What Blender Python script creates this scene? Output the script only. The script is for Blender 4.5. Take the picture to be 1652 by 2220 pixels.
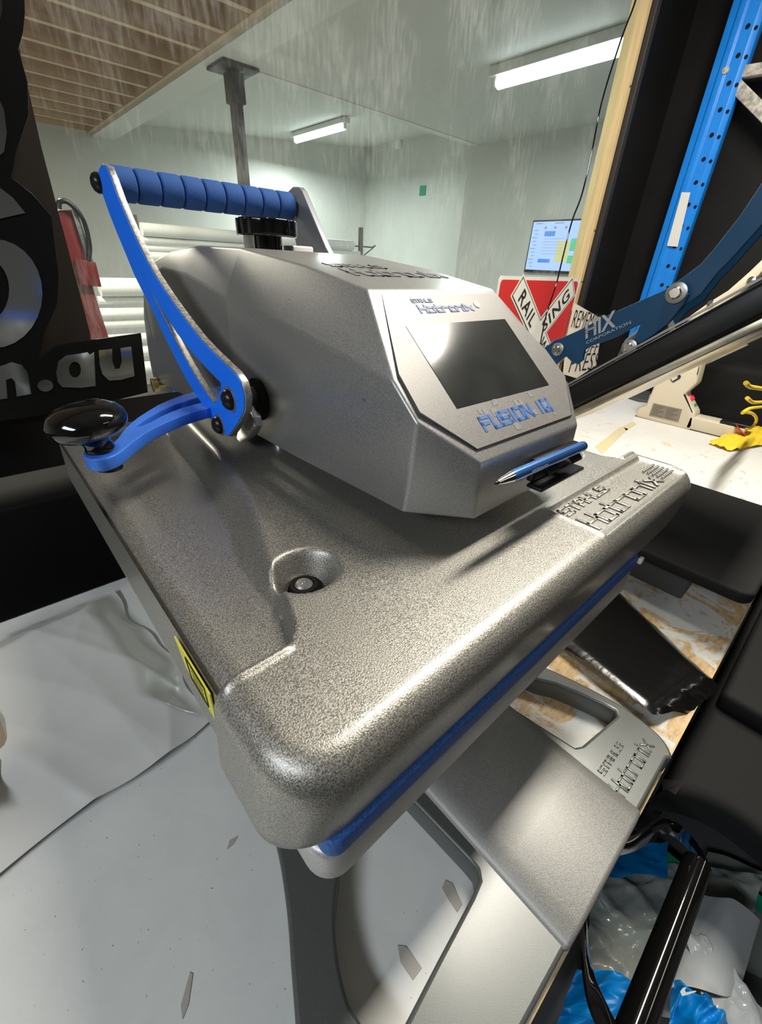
import bpy, bmesh, math, random
import numpy as np
from mathutils import Vector, Matrix
random.seed(7)
for o in list(bpy.data.objects): bpy.data.objects.remove(o)
SC = bpy.context.scene; COL = SC.collection
ZC = 1.425            # camera height over the floor (m); the code below works relative to the camera point
S = .30               # press unit in metres
FPX, CX, CY = 918., 826., 1110.
# ---------------------------------------------------------------- camera
def _n(v): return v/np.linalg.norm(v)
_vx = _n(np.array([1985-CX, 632-CY, FPX])); _up = -_n(np.array([750-CX, 2680-CY, FPX]))
_vx = _n(_vx-_up*(_vx@_up)); _vy = np.cross(_up, _vx)
RM = np.stack([_vx, _vy, _up])          # image frame (right, down, forward) -> room frame
cam_d = bpy.data.cameras.new('camera'); cam = bpy.data.objects.new('camera', cam_d); COL.objects.link(cam)
cam_d.sensor_fit = 'VERTICAL'; cam_d.sensor_height = 24; cam_d.lens = FPX/2220*24
cam_d.clip_start = .01; cam_d.clip_end = 60
R3 = Matrix([[RM[i, 0], -RM[i, 1], -RM[i, 2]] for i in range(3)])
cam.matrix_world = Matrix.Translation((0, 0, ZC)) @ R3.to_4x4()
SC.camera = cam
SC.view_settings.view_transform = 'Standard'; SC.view_settings.look = 'None'
SC.view_settings.exposure = 0.0; SC.view_settings.gamma = 1; SC.view_settings.use_curve_mapping = False
# ---------------------------------------------------------------- world and the big lights
w = bpy.data.worlds.new('world'); SC.world = w; w.use_nodes = True
w.node_tree.nodes['Background'].inputs[0].default_value = (.8, .85, .9, 1)
w.node_tree.nodes['Background'].inputs[1].default_value = .02
def area(name, loc, rot, sx, sy, power, color, spread=180):
    l = bpy.data.lights.new(name, 'AREA'); l.shape = 'RECTANGLE'; l.size = sx; l.size_y = sy
    l.energy = power; l.color = color; l.spread = math.radians(spread)
    o = bpy.data.objects.new(name, l); COL.objects.link(o)
    o.location = (loc[0], loc[1], loc[2]+ZC); o.rotation_euler = rot; return o
WARM = (1, .94, .83); COOL = (.93, 1.0, .985)
area('front_room_ceiling_lamp', (1.16, .19, 1.24), (0, 0, 0), 1.12, .15, 54, WARM)
area('added_left_fill', (-1.25, -.1, .72), (0, math.radians(-42), 0), .25, 1.1, 18, (.88, .94, 1))  # added cool fill to brighten the left bench, no known lamp there
area('added_side_fill', (2.0, -1.6, 1.24), (0, 0, 0), 1.2, .2, 7, WARM)  # weak warm fill added out of view, not a known lamp
area('workshop_tube_light_near', (3.23, 2.05, 1.08), (0, 0, 0), .12, .9, 52, COOL)
area('workshop_tube_light_far', (4.35, 6.3, 1.3), (0, 0, 0), .12, 1.2, 85, COOL)
area('workshop_strip_light_left', (.15, 3.5, 1.12), (0, 0, 0), .15, 1.3, 125, (1, .90, .76))
area('workshop_strip_light_back', (5.6, 2.9, 1.1), (0, 0, 0), .3, 1.2, 5, COOL)

# ---------------------------------------------------------------- points from measured directions
def ray(px, py): return RM @ np.array([(px-CX)/FPX, (py-CY)/FPX, 1.])
def onz(px, py, z): d = ray(px, py); return d*(z/d[2])
def onx(px, py, x): d = ray(px, py); return d*(x/d[0])
def ony(px, py, y): d = ray(px, py); return d*(y/d[1])

# ---------------------------------------------------------------- mesh helpers
class MB:
    def __init__(s): s.v = []; s.f = []
    def add(s, vs, fs):
        n = len(s.v); s.v += [tuple(map(float, p)) for p in vs]; s.f += [tuple(i+n for i in q) for q in fs]; return s
    def box(s, a, b):
        x0, y0, z0 = a; x1, y1, z1 = b
        vs = [(x0,y0,z0),(x1,y0,z0),(x1,y1,z0),(x0,y1,z0),(x0,y0,z1),(x1,y0,z1),(x1,y1,z1),(x0,y1,z1)]
        return s.add(vs, [(0,3,2,1),(4,5,6,7),(0,1,5,4),(1,2,6,5),(2,3,7,6),(3,0,4,7)])
    def prism(s, pts, off):
        pts = [np.array(p, float) for p in pts]; off = np.array(off, float); n = len(pts)
        vs = pts+[p+off for p in pts]
        return s.add(vs, [tuple(range(n))[::-1], tuple(range(n, 2*n))]+[(i, (i+1) % n, (i+1) % n+n, i+n) for i in range(n)])
    def tube(s, path, r, n=12, cap=True, flat=None):
        path = [np.array(p, float) for p in path]; m = len(path)
        rs = r if isinstance(r, (list, tuple)) else [r]*m
        t0 = _n(path[1]-path[0]); ref = np.array([0, 0, 1.]) if abs(t0[2]) < .9 else np.array([1., 0, 0])
        a = _n(np.cross(t0, ref)); vs = []
        for i in range(m):
            t = _n(path[min(i+1, m-1)]-path[max(i-1, 0)]); a = _n(a-t*(a@t)); b = np.cross(t, a)
            for k in range(n):
                an = 2*math.pi*k/n; vs.append(path[i]+rs[i]*(math.cos(an)*a+math.sin(an)*b))
        fs = [(i*n+k, i*n+(k+1) % n, (i+1)*n+(k+1) % n, (i+1)*n+k) for i in range(m-1) for k in range(n)]
        if cap: fs += [tuple(range(n))[::-1], tuple(range((m-1)*n, m*n))]
        return s.add(vs, fs)
    def lathe(s, prof, o, ax, n=32):
        ax = _n(np.array(ax, float)); ref = np.array([0, 0, 1.]) if abs(ax[2]) < .9 else np.array([1., 0, 0])
        a = _n(np.cross(ax, ref)); b = np.cross(ax, a); o = np.array(o, float); vs = []
        for r, h in prof:
            for k in range(n):
                an = 2*math.pi*k/n; vs.append(o+ax*h+max(r, 1e-5)*(math.cos(an)*a+math.sin(an)*b))
        m = len(prof)
        fs = [(i*n+k, i*n+(k+1) % n, (i+1)*n+(k+1) % n, (i+1)*n+k) for i in range(m-1) for k in range(n)]
        fs += [tuple(range(n))[::-1], tuple(range((m-1)*n, m*n))]
        return s.add(vs, fs)
    def grid(s, P, closed=False):
        r = len(P); c = len(P[0]); vs = [p for row in P for p in row]
        return s.add(vs, [(i*c+j, i*c+j+1, (i+1)*c+j+1, (i+1)*c+j) for i in range(r-1) for j in range(c-1)])
    def strip(s, path, half_w, thick, nrm):
        """a flat bar following path, width along 'half_w' vectors, thickness along nrm"""
        path = [np.array(p, float) for p in path]; nrm = np.array(nrm, float); vs = []
        for i, p in enumerate(path):
            hw = np.array(half_w[i] if isinstance(half_w, list) else half_w, float)
            vs += [p-hw, p+hw, p+hw+nrm*thick, p-hw+nrm*thick]
        m = len(path); fs = [(0,1,2,3), ((m-1)*4+3, (m-1)*4+2, (m-1)*4+1, (m-1)*4)]
        for i in range(m-1):
            for k in range(4): fs.append((i*4+k, (i+1)*4+k, (i+1)*4+(k+1) % 4, i*4+(k+1) % 4))
        return s.add(vs, fs)
    def mapped(s, O, A, B, N):
        O, A, B, N = [np.array(q, float) for q in (O, A, B, N)]
        s.v = [tuple(O+A*p[0]+B*p[1]+N*p[2]) for p in s.v]; return s
def tag(o, label=None, cat=None, group=None, kind=None):
    if label: o['label'] = label
    if cat: o['category'] = cat
    if group: o['group'] = group
    if kind: o['kind'] = kind
    return o
def thing(name, label, cat, loc, group=None):
    o = bpy.data.objects.new(name, None); COL.objects.link(o); o.empty_display_size = .05
    o.location = (loc[0], loc[1], loc[2]+ZC); return tag(o, label, cat, group)
def worldloc(o):
    p = Vector((0, 0, 0))
    while o: p += o.location; o = o.parent
    return p
def obj(name, mb, mat, parent=None, smooth=35, bevel=0, seg=2, label=None, loc=None, sub=0, wn=False):
    me = bpy.data.meshes.new(name)
    base = worldloc(parent) if parent else Vector((0, 0, 0))
    if parent is None:
        if loc is None:
            a = np.array(mb.v); loc = (a[:, 0].mean(), a[:, 1].mean(), a[:, 2].min())
        base = Vector((loc[0], loc[1], loc[2]+ZC))
    me.from_pydata([(x-base.x, y-base.y, z+ZC-base.z) for x, y, z in mb.v], [], mb.f)
    bm = bmesh.new(); bm.from_mesh(me)
    bmesh.ops.recalc_face_normals(bm, faces=bm.faces)
    bm.to_mesh(me); bm.free(); me.update()
    me.materials.append(mat)
    if smooth:
        me.shade_smooth()
        if smooth < 180: me.set_sharp_from_angle(angle=math.radians(smooth))
    o = bpy.data.objects.new(name, me); COL.objects.link(o)
    if parent: o.parent = parent
    else: o.location = base
    if bevel:
        m = o.modifiers.new('bevel', 'BEVEL'); m.width = bevel; m.segments = seg; m.limit_method = 'ANGLE'
        m.angle_limit = math.radians(28); m.harden_normals = False
        me.shade_smooth(); me.set_sharp_from_angle(angle=math.radians(180))
        if wn: o.modifiers.new('wn', 'WEIGHTED_NORMAL')
    if sub:
        m = o.modifiers.new('sub', 'SUBSURF'); m.levels = sub; m.render_levels = sub
    if label: o['label'] = label
    return o
def struct(name, mb, mat, **k):
    o = obj(name, mb, mat, **k); o['kind'] = 'structure'; return o
def smoothloop(pts, n=6, closed=True):
    """Catmull-Rom through 2D/3D points"""
    P = [np.array(p, float) for p in pts]; m = len(P); out = []
    rng = range(m) if closed else range(m-1)
    for i in rng:
        g = (lambda k: P[k % m]) if closed else (lambda k: P[min(max(k, 0), m-1)])
        p0, p1, p2, p3 = g(i-1), g(i), g(i+1), g(i+2)
        for k in range(n):
            t = k/n
            out.append(.5*((2*p1)+(-p0+p2)*t+(2*p0-5*p1+4*p2-p3)*t*t+(-p0+3*p1-3*p2+p3)*t**3))
    if not closed: out.append(P[-1])
    return out
def plate(loops, thick, bevel=0.0):
    """2D outline (first loop) with holes, extruded: z from -thick/2 to thick/2"""
    cu = bpy.data.curves.new('c', 'CURVE'); cu.dimensions = '2D'; cu.fill_mode = 'BOTH'
    for lp in loops:
        sp = cu.splines.new('POLY'); sp.points.add(len(lp)-1)
        for q, p in zip(sp.points, lp): q.co = (p[0], p[1], 0, 1)
        sp.use_cyclic_u = True
    cu.extrude = max(thick/2-bevel, 0); cu.bevel_depth = bevel; cu.bevel_resolution = 2; cu.offset = -bevel
    o = bpy.data.objects.new('c', cu); COL.objects.link(o)
    dg = bpy.context.evaluated_depsgraph_get(); me = bpy.data.meshes.new_from_object(o.evaluated_get(dg))
    mb = MB(); mb.add([tuple(v.co) for v in me.vertices], [tuple(p.vertices) for p in me.polygons])
    bpy.data.objects.remove(o); bpy.data.curves.remove(cu); bpy.data.meshes.remove(me)
    return mb
def text(s, w=None, h=None, ext=.0005, offset=0., space=1.0, shear=0.):
    """lettering mesh in xy plane starting at the origin, fitted to width w / height h"""
    cu = bpy.data.curves.new('t', 'FONT'); cu.body = s; cu.size = 1; cu.extrude = .0; cu.offset = offset; cu.space_character = space; cu.shear = shear
    cu.resolution_u = 3
    cu.extrude = .05
    o = bpy.data.objects.new('t', cu); COL.objects.link(o)
    dg = bpy.context.evaluated_depsgraph_get(); me = bpy.data.meshes.new_from_object(o.evaluated_get(dg))
    a = np.array([tuple(v.co) for v in me.vertices]); lo = a.min(0); hi = a.max(0)
    sy = h/(hi[1]-lo[1]) if h else None; sx = w/(hi[0]-lo[0]) if w else sy
    if sy is None: sy = sx
    a = (a-lo)*np.array([sx, sy, ext/.1])
    mb = MB(); mb.add(a.tolist(), [tuple(p.vertices) for p in me.polygons])
    bpy.data.objects.remove(o); bpy.data.curves.remove(cu); bpy.data.meshes.remove(me)
    return mb
GL = {'S': [[(1,1),(0,1),(0,.5),(1,.5),(1,0),(0,0)]], 'T': [[(0,1),(1,1)],[(.5,1),(.5,0)]],
 'A': [[(0,0),(0,1),(1,1),(1,0)],[(0,.45),(1,.45)]], 'H': [[(0,1),(0,0)],[(1,1),(1,0)],[(0,.5),(1,.5)]],
 'L': [[(0,1),(0,0),(1,0)]], 'F': [[(0,0),(0,1),(1,1)],[(0,.5),(.8,.5)]], 'U': [[(0,1),(0,0),(1,0),(1,1)]],
 'I': [[(.5,0),(.5,1)]], 'O': [[(0,0),(0,1),(1,1),(1,0),(0,0)]], 'N': [[(0,0),(0,1),(1,0),(1,1)]],
 'Q': [[(0,0),(0,1),(1,1),(1,0),(0,0)],[(.65,.35),(1.15,-.15)]],
 'o': [[(0,0),(0,.66),(1,.66),(1,0),(0,0)]], 't': [[(.3,1),(.3,0),(1,0)],[(0,.66),(1,.66)]],
 'r': [[(0,0),(0,.66),(1,.66)]], 'n': [[(0,0),(0,.66),(1,.66),(1,0)]], 'i': [[(.5,0),(.5,.66)],[(.5,.86),(.5,.96)]],
 'x': [[(0,.66),(1,0)],[(0,0),(1,.66)]], ' ': []}
def blocktext(s, w, h, th, ext, gap=.45, slant=0.):
    """square machine lettering; stroke width th, fitted to w x h"""
    widths = [.35 if c in 'Ii ' else 1. for c in s]; tot = sum(widths)+gap*(len(s)-1); k = w/tot
    mb = MB(); x = 0
    for c, cw in zip(s, widths):
        for pl in GL[c]:
            for p, q in zip(pl[:-1], pl[1:]):
                f = lambda a: np.array([(x+(a[0]*cw))*k, th/2+a[1]*(h-th)])
                a, b = f(p), f(q); d = _n(b-a); n2 = np.array([-d[1], d[0]])*th/2; a = a-d*th/2; b = b+d*th/2
                pts = [(*(a+n2), 0), (*(a-n2), 0), (*(b-n2), 0), (*(b+n2), 0)]
                pts = [(u+slant*v, v, z) for u, v, z in pts]
                mb.prism(pts, (0, 0, ext))
        x += cw+gap
    return mb

# ---------------------------------------------------------------- materials
def mat(name, col=(.5,.5,.5), rough=.5, metal=0., spec=.5, emit=None, estr=1., coat=0., trans=0., alpha=1., ior=1.45):
    m = bpy.data.materials.new(name); m.use_nodes = True; b = m.node_tree.nodes['Principled BSDF']
    b.inputs['Base Color'].default_value = (*col, 1); b.inputs['Roughness'].default_value = rough
    b.inputs['Metallic'].default_value = metal; b.inputs['Specular IOR Level'].default_value = spec
    b.inputs['Coat Weight'].default_value = coat; b.inputs['Coat Roughness'].default_value = .08
    b.inputs['Transmission Weight'].default_value = trans; b.inputs['Alpha'].default_value = alpha; b.inputs['IOR'].default_value = ior
    if emit: b.inputs['Emission Color'].default_value = (*emit, 1); b.inputs['Emission Strength'].default_value = estr
    return m
def nodes(m): return m.node_tree.nodes, m.node_tree.links, m.node_tree.nodes['Principled BSDF']
def noise(m, scale, detail=4, rough=.55, coord='Object', sc=None, dist=0):
    N, L, B = nodes(m); tc = N.new('ShaderNodeTexCoord'); mp = N.new('ShaderNodeMapping'); L.new(tc.outputs[coord], mp.inputs[0])
    if sc: mp.inputs['Scale'].default_value = sc
    t = N.new('ShaderNodeTexNoise'); t.inputs['Scale'].default_value = scale; t.inputs['Detail'].default_value = detail
    t.inputs['Roughness'].default_value = rough; t.inputs['Distortion'].default_value = dist
    L.new(mp.outputs[0], t.inputs['Vector']); return t
def ramp(m, src, stops, sock='Fac'):
    N, L, B = nodes(m); r = N.new('ShaderNodeValToRGB'); L.new(src, r.inputs[0])
    e = r.color_ramp.elements
    while len(e) < len(stops): e.new(.5)
    for el, (p, c) in zip(e, stops): el.position = p; el.color = (*c, 1) if len(c) == 3 else c
    return r
def mixcol(m, fac, a, b):
    N, L, B = nodes(m); x = N.new('ShaderNodeMix'); x.data_type = 'RGBA'
    if hasattr(fac, 'links'): L.new(fac, x.inputs[0])
    else: x.inputs[0].default_value = fac
    for s_, i in ((a, 6), (b, 7)):
        if hasattr(s_, 'links'): L.new(s_, x.inputs[i])
        else: x.inputs[i].default_value = (*s_, 1)
    return x.outputs[2]
def bump(m, src, strength=.2, dist=.001):
    N, L, B = nodes(m); b = N.new('ShaderNodeBump'); b.inputs['Strength'].default_value = strength; b.inputs['Distance'].default_value = dist
    L.new(src, b.inputs['Height']); L.new(b.outputs[0], B.inputs['Normal']); return b
def speckled(name, c0, c1, scale=900, metal=.8, rough=(.3, .5), bs=.12, spec=.5):
    m = mat(name, c0, .4, metal, spec); N, L, B = nodes(m)
    t = noise(m, scale, 2, .6); r = ramp(m, t.outputs['Fac'], [(.36, c0), (.64, c1)]); 
    L.new(r.outputs[0], B.inputs['Base Color'])
    rr = N.new('ShaderNodeMapRange'); L.new(t.outputs['Fac'], rr.inputs[0]); rr.inputs[1].default_value = .35; rr.inputs[2].default_value = .65
    rr.inputs[3].default_value = rough[0]; rr.inputs[4].default_value = rough[1]; L.new(rr.outputs[0], B.inputs['Roughness'])
    bump(m, t.outputs['Fac'], bs, .0006); return m
M = {}
M['silver'] = speckled('silver_powder_coat', (.155,.150,.136), (.45,.432,.385), 1250, .72, (.36, .48), .35)
M['silver_head'] = speckled('silver_head_coat', (.27,.268,.262), (.39,.386,.375), 1400, .66, (.34, .44), .10)
M['cover_silver'] = speckled('silver_cover_coat', (.20,.198,.19), (.33,.325,.305), 1500, .5, (.40, .52), .2)
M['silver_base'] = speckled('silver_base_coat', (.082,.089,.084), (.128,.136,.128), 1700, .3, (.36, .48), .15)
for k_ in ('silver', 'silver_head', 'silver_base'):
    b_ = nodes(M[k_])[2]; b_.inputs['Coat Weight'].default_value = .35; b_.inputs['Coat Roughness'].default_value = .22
M['faceplate'] = speckled('faceplate_film', (.185,.176,.167), (.25,.24,.228), 1300, .3, (.4, .5), .08)
M['platen_side'] = speckled('platen_cast', (.42,.41,.40), (.55,.54,.52), 900, .5, (.4, .5), .1)
M['blue_foam'] = speckled('blue_silicone', (.02,.075,.26), (.045,.14,.42), 700, 0, (.5, .7), .5)
M['blue_anod'] = mat('blue_paint', (.010,.19,1.0), .35)
M['blue_arm2'] = speckled('blue_powder', (.03,.15,.62), (.06,.20,.74), 1200, .1, (.35, .5), .1)
M['grip'] = speckled('blue_foam_grip', (.010,.055,.21), (.018,.08,.28), 600, 0, (.75, .9), .3)
M['alu'] = speckled('brushed_aluminium', (.36,.35,.33), (.5,.49,.47), 300, .8, (.35, .5), .1)
M['alu_shaded'] = mat('shaded_aluminium', (.22,.23,.25), .5, .6)  # darker aluminium, shade on the right lever arm put into the colour
M['chrome'] = mat('bright_steel', (.75,.75,.75), .18, 1)
M['black_gloss'] = mat('black_gloss_plastic', (.004,.004,.004), .08, 0, .6, coat=.3)
M['black'] = mat('black_satin', (.006,.006,.007), .35)
M['deep_black'] = mat('deep_black', (.003,.003,.003), .7, spec=.1)
M['black_matte'] = mat('black_matte', (.010,.010,.010), .8, spec=.2)
M['bolt'] = mat('black_bolt', (.02,.018,.018), .3, .5)
M['brass'] = mat('brass', (.45,.34,.14), .35, .9)
M['display'] = mat('display_glass', (.022,.024,.024), .13, 0, .8, coat=.5)
N_, L_, B_ = nodes(M['display']); t = noise(M['display'], 18, 5); r = ramp(M['display'], t.outputs['Fac'], [(.35, (.018,.02,.02)), (.7, (.038,.04,.038))]); L_.new(r.outputs[0], B_.inputs['Base Color'])
M['print_blue'] = mat('blue_print', (.055,.15,.42), .5)
M['print_blue_faint'] = mat('faint_blue_print', (.16,.21,.36), .5)
M['print_grey'] = mat('grey_print', (.235,.23,.22), .5)
M['yellow'] = mat('yellow_label', (.72,.65,.05), .5)
M['white'] = mat('white_plastic', (.75,.75,.72), .5)
M['paint_chip'] = mat('bare_primer', (.6,.58,.53), .6)
M['stylus_blue'] = mat('stylus_blue', (.08,.22,.60), .28, .8)
M['wall_white'] = mat('workshop_wall', (.56,.58,.53), .75)
m = M['wall_white']; t = noise(m, .8, 5, .6); r = ramp(m, t.outputs['Fac'], [(.35, (.56,.575,.535)), (.65, (.66,.67,.63))]); nodes(m)[1].new(r.outputs[0], nodes(m)[2].inputs[0])
M['ceil_white'] = mat('workshop_ceiling', (.62,.64,.60), .7)
M['beam'] = mat('beam_white', (.70,.72,.68), .6)
M['joist'] = mat('joist_timber', (.42,.28,.15), .8)
m = M['joist']; t = noise(m, 3, 6, .6, sc=(.3, 3, 6)); r = ramp(m, t.outputs['Fac'], [(.3, (.46,.30,.18)), (.7, (.68,.48,.30))]); nodes(m)[1].new(r.outputs[0], nodes(m)[2].inputs[0])
M['joist_edge'] = mat('joist_edge_timber', (.62,.48,.31), .8)
M['floorboard'] = mat('chipboard_underside', (.30,.20,.12), .9)
m = M['floorboard']; t = noise(m, 5, 8, .7); r = ramp(m, t.outputs['Fac'], [(.3, (.30,.19,.11)), (.7, (.55,.38,.24))]); nodes(m)[1].new(r.outputs[0], nodes(m)[2].inputs[0])
M['timber'] = mat('pine', (.62,.47,.25), .6)
m = M['timber']; t = noise(m, 8, 5, .6, sc=(8, 8, .6)); r = ramp(m, t.outputs['Fac'], [(.3, (.55,.40,.20)), (.7, (.70,.55,.31))]); nodes(m)[1].new(r.outputs[0], nodes(m)[2].inputs[0])
M['steel_col'] = speckled('dirty_steel_column', (.035,.035,.033), (.12,.118,.11), 9, .2, (.5, .7), .1)
M['floor_concrete'] = mat('concrete', (.28,.28,.27), .8)
M['front_floor'] = mat('dark_floor', (.10,.10,.10), .7)
M['black_wall'] = mat('black_painted_wall', (.010,.010,.010), .6, spec=.25)
m = M['black_wall']; t = noise(m, 1.4, 5, .6); r = ramp(m, t.outputs['Fac'], [(.35, (.004,.004,.004)), (.7, (.012,.0115,.011))]); nodes(m)[1].new(r.outputs[0], nodes(m)[2].inputs[0])
M['dark_trim'] = mat('dark_trim', (.032,.028,.026), .5)
M['grey_wall'] = mat('front_room_wall', (.22,.22,.21), .8)
M['front_ceiling'] = mat('front_room_ceiling', (.34,.33,.31), .8)
M['rack_blue'] = mat('rack_blue', (.01,.16,.58), .35)
m = M['rack_blue']; t = noise(m, 14, 6, .7); r = ramp(m, t.outputs['Fac'], [(0, (.008,.19,.72)), (.68, (.014,.25,.82)), (.74, (.35,.48,.65))]); nodes(m)[1].new(r.outputs[0], nodes(m)[2].inputs[0])
M['cream_steel'] = speckled('worn_cream_steel', (.30,.28,.25), (.60,.57,.52), 60, 0, (.5, .7), .2)
M['hix_blue'] = mat('teal_blue_paint', (.010,.065,.155), .32, 0)
M['hix_print'] = mat('pale_print', (.42,.45,.48), .5)
M['hix_red'] = mat('dark_red_print', (.09,.05,.10), .5)
M['steel'] = mat('steel', (.42,.41,.40), .35, .9)
M['cast_grey'] = mat('cast_grey', (.10,.10,.10), .6, .3)
M['cream'] = mat('cream_enamel', (.66,.60,.46), .4)
M['black_platen'] = mat('black_cover_cloth', (.010,.010,.010), .75, spec=.3)
M['label_metal'] = mat('metal_label', (.28,.25,.2), .45, .4)
M['paper'] = mat('paper_card', (.74,.67,.55), .8)
M['ink'] = mat('marker_ink', (.02,.015,.015), .6)
M['red_sign'] = mat('red_reflective', (.52,.03,.028), .35)
M['white_sign'] = mat('white_reflective', (.66,.66,.60), .4)
M['roll'] = mat('white_roll', (.74,.76,.74), .5)
M['red_metal'] = mat('red_machine', (.24,.018,.018), .35)
M['green'] = mat('green_tape', (.01,.30,.16), .6)
M['mirror'] = mat('mirror_vinyl', (.62,.66,.70), .10, 1)
M['sign_board'] = mat('black_acrylic', (.003,.003,.003), .30, spec=.25)
M['brown_board'] = mat('dark_brown_board', (.016,.013,.011), .6, spec=.2)
M['yellow_cloth'] = mat('yellow_cloth', (.83,.58,.03), .8)
M['red_print'] = mat('red_print', (.55,.05,.02), .6)
M['blue_bag'] = mat('blue_bag_plastic', (.0,.19,.55), .4)
M['screen_bg'] = mat('monitor_page', (0,0,0), .4, emit=(.42,.60,1.0), estr=1.15)
M['screen_blue'] = mat('monitor_blue', (0,0,0), .4, emit=(.06,.25,.72), estr=1.1)
M['screen_yellow'] = mat('monitor_yellow', (0,0,0), .4, emit=(.62,.62,.28), estr=1.1)
M['screen_green'] = mat('monitor_green', (0,0,0), .4, emit=(.10,.55,.32), estr=1.1)
M['screen_grey'] = mat('monitor_text', (0,0,0), .4, emit=(.22,.27,.50), estr=1.1)
M['led_red'] = mat('led_red', (.1,0,0), .4, emit=(1,.02,.08), estr=1.5)
M['led_green'] = mat('led_green', (0,.1,.02), .4, emit=(.02,.32,.10), estr=.7)
M['tube_glow'] = mat('tube_glow', (.9,.9,.9), .4, emit=(.86,.97,1.0), estr=6)
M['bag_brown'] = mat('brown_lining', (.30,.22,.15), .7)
def film(name, col, rough, alpha, bs=.5, sc=14):
    m = mat(name, col, rough, 0, .6, coat=.4); N, L, B = nodes(m); B.inputs['Alpha'].default_value = alpha
    t = noise(m, sc, 6, .6, dist=1.5); bump(m, t.outputs['Fac'], bs, .01); return m
M['white_bag'] = film('white_poly_bag', (.66,.655,.63), .28, 1, .05, 4)
M['clear_bag'] = film('clear_poly_bag', (.40,.44,.41), .16, .85, .8, 14)
M['milky'] = film('milky_sheet', (.50,.53,.54), .5, 1, .15, 8)
M['green_sheet'] = film('grey_green_sheet', (.20,.23,.21), .4, 1, .1, 6)
M['black_bag'] = film('black_poly_mailer', (.006,.006,.006), .22, 1, .10, 25)
# worktop: white laminate, worn to board towards the right end
m = M['bench'] = mat('bench_laminate', (.6,.6,.57), .45); N, L, B = nodes(m)
tc = N.new('ShaderNodeTexCoord'); sx = N.new('ShaderNodeSeparateXYZ'); L.new(tc.outputs['Object'], sx.inputs[0])
t1 = noise(m, 15, 8, .68, dist=1.2); t2 = noise(m, 40, 5, .7, sc=(1, 3, 1)); t3 = noise(m, 220, 3, .6)
mr = N.new('ShaderNodeMapRange'); L.new(sx.outputs[0], mr.inputs[0]); mr.inputs[1].default_value = -1.06; mr.inputs[2].default_value = -.98
mr2 = N.new('ShaderNodeMapRange'); L.new(sx.outputs[0], mr2.inputs[0]); mr2.inputs[1].default_value = -.30; mr2.inputs[2].default_value = .2; mr2.inputs[3].default_value = 1; mr2.inputs[4].default_value = .55
mul = N.new('ShaderNodeMath'); mul.operation = 'MULTIPLY'; L.new(mr.outputs[0], mul.inputs[0]); L.new(mr2.outputs[0], mul.inputs[1])
add = N.new('ShaderNodeMath'); add.operation = 'MULTIPLY_ADD'; L.new(mul.outputs[0], add.inputs[0]); add.inputs[1].default_value = .26; L.new(t1.outputs['Fac'], add.inputs[2])
worn = ramp(m, add.outputs[0], [(.735, (0,0,0)), (.80, (1,1,1))])
osb = ramp(m, t2.outputs['Fac'], [(.3, (.36,.22,.11)), (.5, (.62,.43,.22)), (.75, (.74,.60,.40))])
lam = ramp(m, t1.outputs['Fac'], [(.3, (.66,.67,.65)), (.7, (.73,.735,.71))])
c = mixcol(m, worn.outputs[0], lam.outputs[0], osb.outputs[0])
spk = ramp(m, t3.outputs['Fac'], [(.27, (1,1,1)), (.30, (0,0,0))]); c = mixcol(m, spk.outputs[0], c, (.12,.09,.07))
L.new(c, B.inputs['Base Color'])
# dirty glass
m = M['glass'] = bpy.data.materials.new('dusty_glass'); m.use_nodes = True; N, L = m.node_tree.nodes, m.node_tree.links; N.clear()
out = N.new('ShaderNodeOutputMaterial'); tr = N.new('ShaderNodeBsdfTransparent'); df = N.new('ShaderNodeBsdfDiffuse'); df.inputs[0].default_value = (.75,.78,.78,1)
tl = N.new('ShaderNodeBsdfTranslucent'); tl.inputs[0].default_value = (.75,.78,.78,1); ad = N.new('ShaderNodeMixShader'); ad.inputs[0].default_value = .5
L.new(df.outputs[0], ad.inputs[1]); L.new(tl.outputs[0], ad.inputs[2])
gl = N.new('ShaderNodeBsdfGlossy'); gl.inputs[1].default_value = .02; mx = N.new('ShaderNodeMixShader'); mx2 = N.new('ShaderNodeMixShader'); mx2.inputs[0].default_value = .002
tr.inputs[0].default_value = (.96,.99,.975,1)
tc = N.new('ShaderNodeTexCoord'); mp = N.new('ShaderNodeMapping'); mp.inputs['Scale'].default_value = (1, 1, .18); L.new(tc.outputs['Object'], mp.inputs[0])
n1 = N.new('ShaderNodeTexNoise'); n1.inputs['Scale'].default_value = 110; n1.inputs['Detail'].default_value = 6; n1.inputs['Roughness'].default_value = .7; L.new(mp.outputs[0], n1.inputs['Vector'])
n2 = N.new('ShaderNodeTexNoise'); n2.inputs['Scale'].default_value = 4; n2.inputs['Detail'].default_value = 3; L.new(tc.outputs['Object'], n2.inputs['Vector'])
ml = N.new('ShaderNodeMath'); ml.operation = 'MULTIPLY'; L.new(n1.outputs['Fac'], ml.inputs[0]); L.new(n2.outputs['Fac'], ml.inputs[1])
mg = N.new('ShaderNodeMapRange'); L.new(ml.outputs[0], mg.inputs[0]); mg.inputs[1].default_value = .24; mg.inputs[2].default_value = .50; mg.inputs[3].default_value = .015; mg.inputs[4].default_value = .17
L.new(mg.outputs[0], mx.inputs[0]); L.new(tr.outputs[0], mx.inputs[1]); L.new(ad.outputs[0], mx.inputs[2])
L.new(mx.outputs[0], mx2.inputs[1]); L.new(gl.outputs[0], mx2.inputs[2]); L.new(mx2.outputs[0], out.inputs[0])

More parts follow.
